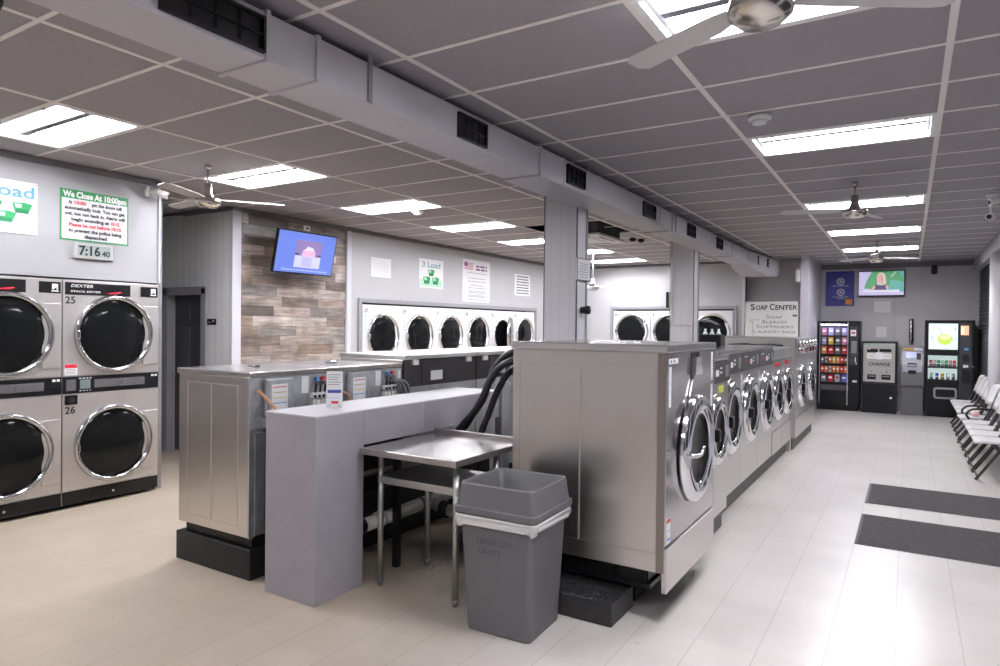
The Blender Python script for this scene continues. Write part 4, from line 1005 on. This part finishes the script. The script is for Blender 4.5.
fa = B().use(mat('pale_fascia', (.42, .42, .48), .35)); fa.prism([(-.052, .86), (-.057, 1.0), (.004, 1.265), (.03, 1.265), (.03, .86)], .03, .355, 'X')
fao = fa.build('fascia', mat('pale_fascia'), am)
sc_ = B().use(mat('cash_screen', (.1, .12, .3), .2, emit=(.35, .40, .75), estr=.7)); sc_.rbox((.17, -.022, 1.19), (.16, .008, .11), (-.22, 0, 0)); sc_.build('screen', mat('cash_screen'), fao)
kp = B().use(black); kp.rbox((.30, -.02, 1.17), (.07, .008, .13), (-.22, 0, 0)); kp.rbox((.19, -.052, 1.0), (.15, .01, .08), (-.2, 0, 0)); kp.rbox((.19, -.056, .86), (.13, .02, .07)); kp.use(mat('keypad_keys', (.5, .52, .62), .4))
for i in range(4):
    for j in range(3): kp.rbox((.14+.032*i, -.060+.006*j, .98+.022*j), (.022, .006, .015), (-.2, 0, 0))
kp.build('keypad', black, fao)
dm_ = thing('drink_vending_machine', 'tall black drink vending machine with a lit lime picture and two rows of cans', 'vending machine', (.262, YV, 0))
fb = B().use(black); fb.box(0, .80, .20, .66, .06, 1.885, .01); fb.box(0, .055, 0, .20, .06, 1.885, .008); fb.box(.535, .80, 0, .20, .06, 1.885, .008); fb.box(.055, .535, 0, .20, 1.83, 1.885); fb.box(.055, .535, 0, .20, 1.20, 1.31); fb.box(.055, .535, 0, .20, .06, .73); fb.box(.03, .77, .04, .6, 0, .06)
fb.build('cabinet', black, dm_)
pic = slab(dm_, 'lit_picture', mat('lit_picture_panel', (.6, .68, .7), .3, emit=(.62, .74, .76), estr=.7), .06, .53, .0, .02, 1.32, 1.82, .0)
lm = B().use(mat('lime_green', (.35, .50, .05), .4, emit=(.42, .60, .08), estr=.7)); lm.prism([(.20, 1.53), (.23, 1.44), (.32, 1.40), (.40, 1.43), (.45, 1.52), (.44, 1.57), (.36, 1.61), (.26, 1.61)], -.003, 0)
lm.use(mat('lime_pale', (.75, .80, .35), .4, emit=(.70, .80, .35), estr=.8)); lm.prism([(.24, 1.54), (.31, 1.50), (.40, 1.53), (.42, 1.57), (.36, 1.59), (.27, 1.585)], -.005, -.002)
lm.use(mat('splash_grey', (.45, .52, .58), .3)); lm.prism([(.20, 1.76), (.215, 1.76), (.30, 1.60), (.285, 1.60)], -.004, -.001); lm.prism([(.10, 1.55), (.13, 1.60), (.12, 1.50)], -.004, -.001); lm.prism([(.47, 1.72), (.50, 1.69), (.49, 1.76)], -.004, -.001); lm.prism([(.49, 1.50), (.50, 1.56), (.515, 1.52)], -.004, -.001)
lm.build('lime_splash', mat('lime_green'), pic)
slab(dm_, 'interior', mat('drink_interior', (.55, .65, .62), .4, emit=(.55, .70, .66), estr=.55), .056, .534, .17, .19, .73, 1.20, 0)
slab(dm_, 'shelf', mat('shelf_dark'), .056, .534, .02, .19, .95, .985, 0)
gp = thing
cans = [[('red', red), ('silver', cols['silver']), ('green', green), ('pale green', green_l), ('green', green), ('pink', pink_i), ('red', red)], [('pale green', green_l), ('blue', cols['blue']), ('yellow', cols['yellow']), ('white', whitep), ('silver', cols['silver'])]]
for i, row in enumerate(cans):
    for j, (cn, m_) in enumerate(row):
        n = len(row); b = B().use(m_); b.cyl((0, 0, .008), (0, 0, .115), .028, n=16); b.use(chrome_d); b.cyl((0, 0, .115), (0, 0, .122), .028, .022, n=16); b.cyl((0, 0, 0), (0, 0, .008), .022, .028, n=16); b.use(whitep); b.cyl((0, 0, .045), (0, 0, .065), .0284, n=16)
        o = b.build('drink_can', m_, None, (.262+.075+.44*(j+.5)/n, YV+.10, (.985 if i == 0 else .731)))
        tag(o, '%s drink can, %s from the left on the %s shelf of the drink machine' % (cn, ordn[j], ('upper', 'lower')[i]), 'can', 'drink cans in the machine')
sl = B().use(mat('slot_ring_grey', (.35, .35, .37), .35, .6)); sl.prism(rrect(.15, .53, .36, .58, .05), -.02, 0); sl.use(black); sl.prism(rrect(.185, .495, .395, .545, .035), -.024, -.018); sl.build('delivery_slot', mat('slot_ring_grey'), dm_)
pn = B().use(mat('dark_silver_panel', (.10, .10, .115), .25, .6)); pn.box(.56, .755, -.012, 0, .30, 1.84, .004); pn.use(mat('lit_offer', (.8, .4, .25), .4, emit=(.85, .50, .30), estr=.6)); pn.box(.575, .70, -.016, -.011, 1.60, 1.78)
pn.use(mat('offer_pale', (.8, .85, .6), .4, emit=(.75, .80, .55), estr=.5)); pn.box(.575, .63, -.017, -.0155, 1.62, 1.76); pn.use(blue_i); pn.box(.63, .70, -.016, -.011, 1.31, 1.36); pn.use(black); pn.box(.60, .72, -.016, -.011, 1.08, 1.23); pn.use(whitep); pn.box(.62, .70, -.018, -.011, .98, 1.03); pn.use(black)
pn.box(.59, .73, -.016, -.011, .68, .95); pn.build('payment_panel', mat('dark_silver_panel'), dm_)
B().use(chrome_d).cyl((.775, -.001, 1.0), (.775, -.012, 1.0), .018, n=14).build('lock', chrome_d, dm_)
# wall mounted odds and ends
cs = B().use(chrome_d); cs.lathe([(.0, 1.44), (.04, 1.44), (.042, 1.47), (.045, 1.9), (.036, 1.925), (0, 1.93)], (.03, YB-.046, 0), 'Z', 24); cs.use(chrome); cs.cyl((.03, YB-.046, 1.40), (.03, YB-.046, 1.44), .02, .035, n=16)
tag(cs.build('cup_dispenser', chrome_d), 'slim dark steel tube dispenser on the back wall above the cash machine', 'dispenser')
spk = thing('wall_speaker', 'small black speaker high on the back wall, right of the television', 'speaker', (.41, YB, 2.92))
B().use(black).rbox((0, -.10, 0), (.10, .10, .19), (.25, 0, .1), .02, 3).build('speaker_box', black, spk); B().use(black).cyl((0, 0, .02), (0, -.06, .01), .018, n=10).build('bracket', black, spk)
# televisions
tv2 = thing('television', 'flat television on the back wall showing a blonde newsreader before green', 'television', (-.95, YB-.10, 2.38))
slab(tv2, 'casing', black, 0, .86, 0, .05, 0, .55, .006); B().use(black).box(.36, .50, .05, .10, .15, .40).build('wall_bracket', black, tv2)
def em(n, c=(1, 1, 1), s=.6): return MATS[n] if n in MATS else mat(n, tuple(v*.2 for v in c), .3, emit=c, estr=s)
s2 = slab(tv2, 'screen', em('screen_lavender', (.62, .56, .85)), .02, .84, -.003, .001, .035, .53, 0)
pi = B().use(em('screen_green', (.06, .33, .12))); pi.prism([(.26, .53), (.84, .53), (.84, .10), (.12, .18), (.15, .30)], -.005, -.002); pi.use(em('screen_teal', (.10, .42, .38))); pi.prism([(.60, .36), (.84, .30), (.84, .10), (.55, .12)], -.006, -.004); pi.prism([(.72, .53), (.84, .53), (.84, .38)], -.006, -.004)
pi.use(em('screen_pale_green', (.40, .62, .45))); pi.prism([(.62, .40), (.72, .53), (.69, .53), (.60, .42)], -.0065, -.004)
pi.use(em('screen_white', (.80, .80, .90))); pi.box(.10, .76, -.007, -.004, .10, .145); pi.use(em('screen_lavender')); pi.box(.02, .84, -.0075, -.005, .035, .10); pi.build('broadcast_picture', em('screen_green'), s2)
pr = B().use(em('screen_navy', (.04, .04, .14))); pr.prism([(.27, .145), (.29, .22), (.34, .26), (.48, .26), (.54, .21), (.56, .145)], -.008, -.005); pr.use(em('screen_skin', (.80, .42, .42))); pr.prism([(.26, .145), (.27, .21), (.31, .25), (.33, .20), (.30, .145)], -.009, -.007); pr.prism([(.56, .145), (.57, .20), (.53, .25), (.51, .20), (.54, .145)], -.009, -.007)
pr.use(em('screen_blonde', (.72, .56, .50))); pr.prism([(.38, .50), (.45, .515), (.50, .47), (.52, .38), (.52, .27), (.46, .24), (.36, .25), (.35, .42)], -.0095, -.007); pr.use(em('screen_skin')); pr.prism([(.36, .45), (.39, .47), (.43, .46), (.44, .36), (.41, .28), (.37, .29), (.355, .36)], -.011, -.009); pr.use(em('screen_hair_shade', (.35, .22, .18))); pr.prism([(.43, .46), (.455, .40), (.455, .28), (.44, .27), (.438, .36)], -.011, -.009)
pr.build('newsreader_picture', em('screen_navy'), s2)
tv1 = thing('television', 'television with a blue screen tilted out from the plank wall', 'television', (-6.72, 5.47, 2.325), PI/2)
tv1.rotation_euler = (math.radians(13), 0, PI/2-.02)
slab(tv1, 'casing', black, 0, .96, 0, .045, 0, .55, .005)
s1 = slab(tv1, 'screen', em('screen_blue', (.17, .26, .82), .55), .015, .945, -.003, .001, .018, .535, 0)
pi = B().use(em('screen_plum', (.30, .22, .48))); pi.box(.30, .72, -.005, -.002, .24, .44); pi.use(em('screen_pink', (.85, .50, .75))); pi.prism([(.40, .24), (.42, .32), (.52, .36), (.62, .31), (.62, .24)], -.006, -.004); pi.use(em('screen_white')); pi.prism([(.45, .31), (.48, .37), (.58, .35), (.60, .32)], -.007, -.005)
pi.use(em('screen_pale', (.66, .66, .92))); pi.box(.30, .72, -.005, -.002, .09, .24); pi.use(em('screen_lilac', (.50, .50, .85))); pi.box(.42, .58, -.006, -.004, .11, .23); pi.use(em('screen_navy')); pi.box(.30, .36, -.006, -.004, .25, .27); pi.box(.66, .72, -.006, -.004, .25, .27)
for k in range(16): pi.use(em('screen_caption', (.48, .60, .98))); pi.box(.12+.047*k, .155+.047*k, -.005, -.002, .045, .06)
pi.build('slide_picture', em('screen_blue'), s1)
B().use(black).box(.40, .58, .045, .16, .15, .42).build('wall_bracket', black, tv1)
od = B().use(whitepl); od.box(-6.998, -6.99, 6.21, 6.32, 2.95, 3.02, .002); od.use(black); od.box(-6.991, -6.985, 6.25, 6.285, 2.972, 2.995); od.use(whitepl); tag(od.build('wall_outlet', whitepl), 'white outlet plate on the plank wall above the television', 'outlet')
B0 = None

# ------------------------------------------------------------------ signs
R90 = PI/2
def lines(parent, m, x0, x1, z_list, th=.006, y=-.0095, jit=.12, words=True, center=True):
    b = B(); rr = random.Random(len(z_list)*7+int(x1*1000))
    for z in z_list:
        w_ = (x1-x0)*(1-rr.random()*jit*3); c = (x0+x1)/2; a = c-w_/2 if center else x0; e = a+w_
        while a < e:
            l = rr.uniform(.6, 1.6)*th*3.2; b.box(a, min(a+l, e), y-.001, y, z, z+th); a += l+th*.9
    return b.build('printed_lines', m, parent)
def basket(b, x, z, s):
    b.use(green).prism([(x-s*.5, z+s*.55), (x-s*.36, z), (x+s*.30, z), (x+s*.5, z+s*.55), (x+s*.1, z+s*.62)], -.0105, -.0095)
    b.use(green_d).prism([(x-s*.34, z+.0), (x-s*.30, z+s*.22), (x+s*.25, z+s*.22), (x+s*.30, z)], -.0115, -.0103)
    b.use(green_l).prism([(x-s*.40, z+s*.52), (x-s*.33, z+s*.30), (x-s*.05, z+s*.30), (x-s*.02, z+s*.52)], -.0115, -.0103)
# three load poster, left
p = board('poster', 'white poster with blue load lettering and green baskets, cut by the left edge', 'poster', (-6.42, 1.93, 2.42), R90, .815, .445, mat('dimmed_white_vinyl', (.66, .66, .68), .5))  # plain white vinyl, colour darkened to stand for softer light on the left signs
text_obj('lettering', '3 Load', blue_i, p, .36, .31, .095, .50, y=-.0095, align='LEFT', bold=.015).location.x = -.07
b = B(); basket(b, .48, .175, .15); basket(b, .70, .175, .15); basket(b, .58, .09, .15); b.use(lblue).box(.42, .80, -.0098, -.0088, .03, .09); b.build('basket_picture', green, p)
b = B().use(text_g)
for x, z in ((.80, .43), (.80, .02)): b.cyl((x, -.008, z), (x, -.011, z), .005, n=8)
b.build('screws', text_g, p)
# closing notice
p = board('notice_sign', 'green bordered notice about closing at ten, above the digital clock', 'sign', (-6.42, 2.925, 2.415), R90, .60, .455, mat('notice_green', (.03, .26, .08), .5))
flat(p, 'white_field', mat('dimmed_white_vinyl'), .012, .588, .012, .375, y=-.0085)
text_obj('lettering', 'We Close At 10:00pm', text_w, p, .30, .388, .052, .56, y=-.0095, align='CENTER', bold=.045)
for i, (t_, m_, w_) in enumerate((('pm the doors will', text_k, .27), ('automatically lock. You can get', text_k, .53), ('out, but not back in. Alarm will', text_k, .53), ('begin sounding at', text_k, .33), ('Please be out before 10:15', red, .46), ('to prevent the police being', text_k, .47), ('dispatched', text_k, .20))):
    text_obj('lettering', t_, m_, p, .30+(.10 if i == 0 else -.045 if i == 3 else 0), .327-.050*i, .029, w_, y=-.0105, align='CENTER', bold=.05)
text_obj('lettering', 'At', text_k, p, .065, .327, .029, .032, y=-.0105, bold=.05); text_obj('lettering', '10:00', red, p, .115, .327, .029, .10, y=-.0105, bold=.05); text_obj('lettering', '10:15.', red, p, .435, .177, .029, .085, y=-.0105, bold=.05)
# clock
ck = thing('digital_clock', 'silver digital wall clock reading seven sixteen under the green notice', 'clock', (-6.42, 3.03, 2.255), R90)
B().use(mat('clock_silver', (.55, .54, .54), .35, .4)).box(0, .345, -.03, 0, 0, .145, .008).build('case', mat('clock_silver'), ck)
lc = B().use(mat('clock_lcd', (.34, .40, .38), .3)).box(.03, .32, -.032, -.029, .025, .125).build('display', mat('clock_lcd'), ck)
text_obj('digits', '7:16', text_k, lc, .04, .034, .082, .185, y=-.0335, bold=.03); text_obj('digits', '40', text_k, lc, .24, .034, .048, .07, y=-.0335, bold=.03)
# signs over the white dryers
p = board('paper_notice', 'plain white notice nearest the plank wall above the white dryers', 'notice', (-7.0, 7.53, 2.42), R90, .46, .30, whitep, .004); lines(p, mat('faint_ink', (.62, .60, .60), .6), .03, .42, [.05+.04*k for k in range(5)], .005, y=-.005)
def load3(loc, rz, w, h, lab, big='3 Load'):
    p = board('poster', lab, 'poster', loc, rz, w, h, whitep); text_obj('lettering', big, teal_i, p, w/2, h*.72, h*.19, w*.74, y=-.0095, align='CENTER', bold=.01)
    flat(p, 'tinted_patch', green_l, w*.06, w*.94, h*.06, h*.30, y=-.0082)
    b = B(); basket(b, w*.5, h*.42, w*.27); basket(b, w*.32, h*.14, w*.30); basket(b, w*.68, h*.14, w*.30); b.build('basket_picture', green, p); return p
load3((-7.0, 8.68, 2.32), R90, .68, .49, 'white poster reading 3 Load over three green baskets, above the white dryers')
p = board('poster', 'tall white printed poster with a red picture, above the fourth white dryer', 'poster', (-7.0, 9.95, 2.13), R90, .93, .79, whitep)
b = B().use(pink_i)
for k in range(5): b.box(.06, .34, -.0095, -.0085, .60+.028*k, .615+.028*k)
b.use(mat('plum_ink', (.25, .08, .25), .5)); b.box(.06, .16, -.0098, -.0086, .66, .735); b.build('flag_picture', pink_i, p)
lines(p, mat('plum_ink'), .42, .84, [.66, .60], .035, jit=.05); lines(p, text_g, .14, .82, [.54, .44, .38, .31, .26, .20, .17, .12, .095, .04], .010)
p = board('notice_sign', 'small white sign with seven dark lines, left of the near column', 'sign', (-7.0, 11.84, 2.33), R90, .66, .45, whitep); lines(p, text_k, .06, .60, [.04+.058*k for k in range(7)], .022, jit=.05)
load3((-4.40, 14.3, 2.33), 0, .46, .46, 'white poster with a green basket on the far wall, left of the far column')
# card and bell on the near column
p = board('notice_sign', 'framed white notice on the side of the near grey column', 'sign', (-2.71, 5.74, 2.13), R90, .30, .215, whitep, .012)
b = B().use(greyd)
for a in ((0, .30, 0, .008), (0, .30, .207, .215), (0, .008, 0, .215), (.292, .30, 0, .215)): b.box(a[0], a[1], -.014, -.010, a[2], a[3])
b.build('frame', greyd, p); lines(p, text_g, .03, .27, [.03+.026*k for k in range(6)], .005, y=-.013)
kb = B().use(black); kb.lathe([(0, 0), (.032, 0), (.034, -.03), (.042, -.065), (.040, -.085), (0, -.09)], (0, 0, 0), 'Y', 20)
o = kb.build('alarm_sounder', black, None, (-2.712, 5.87, 1.845), (0, 0, R90)); tag(o, 'round black sounder on the side of the near grey column', 'sounder')
# conduit on the far column
pc = mat('white_conduit', (.85, .84, .84), .5)
tag(B().tube([(-3.05, 9.797, 3.09), (-3.05, 9.797, 1.73), (-2.74, 9.797, 1.73), (-2.74, 9.797, 1.3)], .012, 10, 1).build('conduit', pc), 'white electrical conduit running down the far column', 'conduit')
tag(B().use(black).box(-3.12, -3.08, 9.76, 9.80, 1.98, 2.22, .004).build('door_stop_switch', black), 'small black switch box on the left edge of the far column', 'switch')
tag(B().tube([(-7.9, 5.045, 3.04), (-8.33-.06, 5.03, 3.02), (-8.40, 5.03, 2.6), (-8.40, 5.03, 1.35), (-8.36, 4.9, 1.15)], .014, 10, 4).build('conduit', pc), 'thin pale conduit down the wall left of the dark door', 'conduit')
# restroom plate
p = board('door_sign', 'small black plate beside the dark door', 'sign', (-7.44, 5.08, 1.66), 0, .17, .075, black); flat(p, 'pictogram', text_w, .115, .14, .035, .06); lines(p, text_w, .02, .09, [.03], .006, y=-.009)
# soap center
p = board('notice_sign', 'large white soap center sign on the wall beyond the washer rows', 'sign', (-2.815, 13.93, 1.40), 0, .98, .82, mat('sign_cream', (.70, .69, .68), .5), .02)
text_obj('lettering', 'S', text_k, p, .10, .66, .115, .085, y=-.0215, bold=.02); text_obj('lettering', 'OAP', text_k, p, .20, .66, .090, .22, y=-.0215, bold=.02)
text_obj('lettering', 'C', text_k, p, .46, .66, .115, .09, y=-.0215, bold=.02); text_obj('lettering', 'ENTER', text_k, p, .565, .66, .090, .40, y=-.0215, bold=.02)
for i, (c1, rest, x0, w_) in enumerate((('S', 'OAP', .40, .29), ('B', 'LEACH', .33, .44), ('S', 'OFTENERS', .22, .68), ('L', 'AUNDRY BAGS', .16, .78))):
    z = .485-.095*i
    text_obj('lettering', c1, text_g, p, x0, z, .068, .055, y=-.0215, bold=.015); text_obj('lettering', rest, text_g, p, x0+.07, z, .052, w_-.07, y=-.0215, bold=.015)
b = B().use(text_g); b.box(.10, .25, -.0215, -.02, .455, .463); b.box(.095, .103, -.0215, -.02, .42, .46); b.box(.10, .15, -.0215, -.02, .415, .423); b.box(.142, .15, -.0215, -.02, .06, .42); b.box(.25, .257, -.0215, -.02, .455, .50); b.use(greyd).box(.88, .96, -.0225, -.02, .525, .565)
b.build('bracket_line', text_g, p)
# blue poster
p = board('poster', 'dark blue poster with two round white emblems and an orange sticker, left of the television', 'poster', (-1.575, YB, 2.195), 0, .555, .75, mat('poster_navy', (.025, .028, .27), .45), bev=.0)
def emblem(cx, cz):
    b = B().use(text_w); b.lathe([(.078, -.0105), (.078, -.0085), (.058, -.0085), (.058, -.0105)], (cx, 0, cz), 'Y', 32, close=True); b.lathe([(.050, -.0105), (.050, -.0085), (.044, -.0085), (.044, -.0105)], (cx, 0, cz), 'Y', 28, close=True)
    b.prism([(cx-.03, cz-.015), (cx-.02, cz+.02), (cx+.01, cz+.028), (cx+.03, cz+.005), (cx+.02, cz-.02)], -.0105, -.0085); b.build('emblem', text_w, p)
emblem(.29, .53); emblem(.295, .295); lines(p, text_w, .14, .46, [.425], .018, jit=0); lines(p, text_w, .14, .46, [.185], .018, jit=0); lines(p, text_w, .22, .38, [.15], .014, jit=0)
flat(p, 'orange_sticker', mat('sticker_orange', (.80, .28, .04), .5), .385, .52, .03, .155, y=-.0095)
p = board('paper_notice', 'white paper notice on the back wall directly under the television', 'notice', (-.645, YB, 2.05), 0, .30, .24, whitep, .004); lines(p, mat('faint_ink'), .03, .27, [.03+.03*k for k in range(6)], .005, y=-.005)
p = board('paper_notice', 'small white paper notice on the back wall above the change machine', 'notice', (-.60, YB, 1.53), 0, .19, .22, whitep, .004); lines(p, mat('faint_ink'), .02, .17, [.03+.03*k for k in range(6)], .005, y=-.005)
tag(B().use(whitepl).box(-1.88, -1.81, 13.86, 13.895, 2.60, 2.83, .006).build('wall_box', whitepl), 'small white box high on the narrow wall end beside the duct', 'box')
# ------------------------------------------------------------------ floor mats
def floormat(x0, y0, x1, y1, lab, sk=0.0):
    r = thing('floor_mat', lab, 'mat', (x0, y0, 0), sk)
    B().use(mat('mat_carpet', (.042, .038, .038), .9, noise=(22, .3, 6), bump=(260, .6))).box(.02, x1-x0-.02, .02, y1-y0-.02, 0, .008, .003).build('pile', mat('mat_carpet'), r)
    b = B().use(mat('mat_border', (.03, .028, .03), .6)); w, d = x1-x0, y1-y0
    for a in ((0, w, 0, .025), (0, w, d-.025, d), (0, .025, 0, d), (w-.025, w, 0, d)): b.box(*a, 0, .005, .002)
    b.build('rubber_border', mat('mat_border'), r)
floormat(-.345, 7.32, 1.02, 8.27, 'farther of the two dark grey floor mats in the aisle')
floormat(-.345, 5.87, 1.08, 6.86, 'nearer of the two dark grey floor mats in the aisle')

# ------------------------------------------------------------------ folding chairs (face -X)
seat_m = mat('chair_white_plastic', (.68, .67, .68), .45); leg_c = mat('chair_brown_frame', (.04, .032, .032), .4, .3)
def chair(arms=False):
    r = thing('folding_chair', '', 'chair', group='white folding chairs along the right wall')
    # local: x across, faces -Y; rotated so -Y -> -X
    b = B().use(seat_m); t = bmesh.new()
    bmesh.ops.create_grid(t, x_segments=8, y_segments=8, size=.5)
    for v in t.verts:
        x, y = v.co.x, v.co.y; v.co = Vector((x*.44*(1-.08*(y+.5)), y*.37-.045, .455-.012*math.cos(x*PI)*math.cos(y*PI)+(.012 if y < -.4 else 0)*-1))
    ret = bmesh.ops.extrude_face_region(t, geom=t.faces[:]); bmesh.ops.translate(t, vec=(0, 0, -.026), verts=[g for g in ret['geom'] if isinstance(g, bmesh.types.BMVert)])
    b._merge(t, True); b.build('seat', seat_m, r)
    b = B().use(seat_m); t = bmesh.new(); bmesh.ops.create_grid(t, x_segments=10, y_segments=5, size=.5)
    for v in t.verts:
        x, z = v.co.x, v.co.y; cr = .05*(2*x)**2; zz = z*.30-.025*(2*abs(x))**3*(1 if z > .45 else 0)
        v.co = Vector((x*.45, .125+.10*(z+.5)-cr*.5, .775+zz))
    ret = bmesh.ops.extrude_face_region(t, geom=t.faces[:]); bmesh.ops.translate(t, vec=(0, .022, 0), verts=[g for g in ret['geom'] if isinstance(g, bmesh.types.BMVert)])
    b._merge(t, True); b.build('backrest', seat_m, r)
    for s in (-1, 1):
        x = s*.225
        b = B().use(leg_c); b.tube([(x, -.22, .02), (x, -.09, .22), (x, .03, .42), (x, .13, .62), (x, .20, .80)], .015, 10, 3); b.build('leg', leg_c, r)
        b = B().use(leg_c); b.tube([(x*.86, .20, .02), (x*.86, .08, .24), (x*.86, -.08, .44)], .014, 10, 3); b.build('leg', leg_c, r)
        if arms:
            b = B().use(leg_c); b.tube([(x, -.13, .43), (x*1.04, -.17, .50), (x*1.05, -.11, .57), (x*1.05, .02, .585), (x, .12, .58)], .016, 10, 5); b.build('armrest', leg_c, r)
    b = B().use(leg_c); b.tube([(-.225, -.20, .05), (.225, -.20, .05)], .010, 8, 1); b.tube([(-.19, .15, .12), (.19, .15, .12)], .010, 8, 1); b.build('crossbar', leg_c, r)
    return r
c0 = chair(); c0.rotation_euler = (0, 0, -PI/2)
ys = [9.30, 9.86, 10.42, 10.98, 12.45, 13.0, 13.55, 14.1]
cl_ = ['nearest of the white folding chairs along the right wall', 'second nearest white folding chair along the right wall', 'third nearest white folding chair along the right wall', 'fourth white folding chair, just in front of the one with curved arms',
       'white folding chair just beyond the one with curved arms', 'third last white folding chair toward the drink machine', 'second last white folding chair toward the drink machine', 'farthest white folding chair, closest to the drink machine']
c0.location = (.87, ys[0], 0); c0['label'] = cl_[0]
for k in range(1, 8): clone(c0, cl_[k], (.87, ys[k], 0))
ca = chair(True); ca.rotation_euler = (0, 0, -PI/2+.05); ca.location = (.86, 11.68, 0); ca['label'] = 'white chair with curved dark arms in the middle of the chair row'; ca['group'] = ''
del ca['group']
tag(B().lathe([(0, .0), (.045, 0), (.05, .03), (.035, .06), (0, .07)], (.83, 11.72, .458), 'Z', 16).build('crumpled_wrapper', mat('pink_white_paper', (.75, .45, .45), .6)), 'small red and white wrapper lying on the seat of the armchair', 'wrapper')

# ------------------------------------------------------------------ light & view
w = bpy.data.worlds.new('world'); SC.world = w; w.use_nodes = True
w.node_tree.nodes['Background'].inputs[0].default_value = (.02, .022, .03, 1); w.node_tree.nodes['Background'].inputs[1].default_value = .3
SC.view_settings.view_transform = 'Standard'; SC.view_settings.look = 'None'; SC.view_settings.gamma = 1; SC.view_settings.use_curve_mapping = False
SC.view_settings.exposure = 0.47
SC.cycles.use_denoising = True
SC.cycles.max_bounces = 8; SC.cycles.diffuse_bounces = 5; SC.cycles.glossy_bounces = 5; SC.cycles.sample_clamp_indirect = 6
SC.cycles.caustics_reflective = False; SC.cycles.caustics_refractive = False
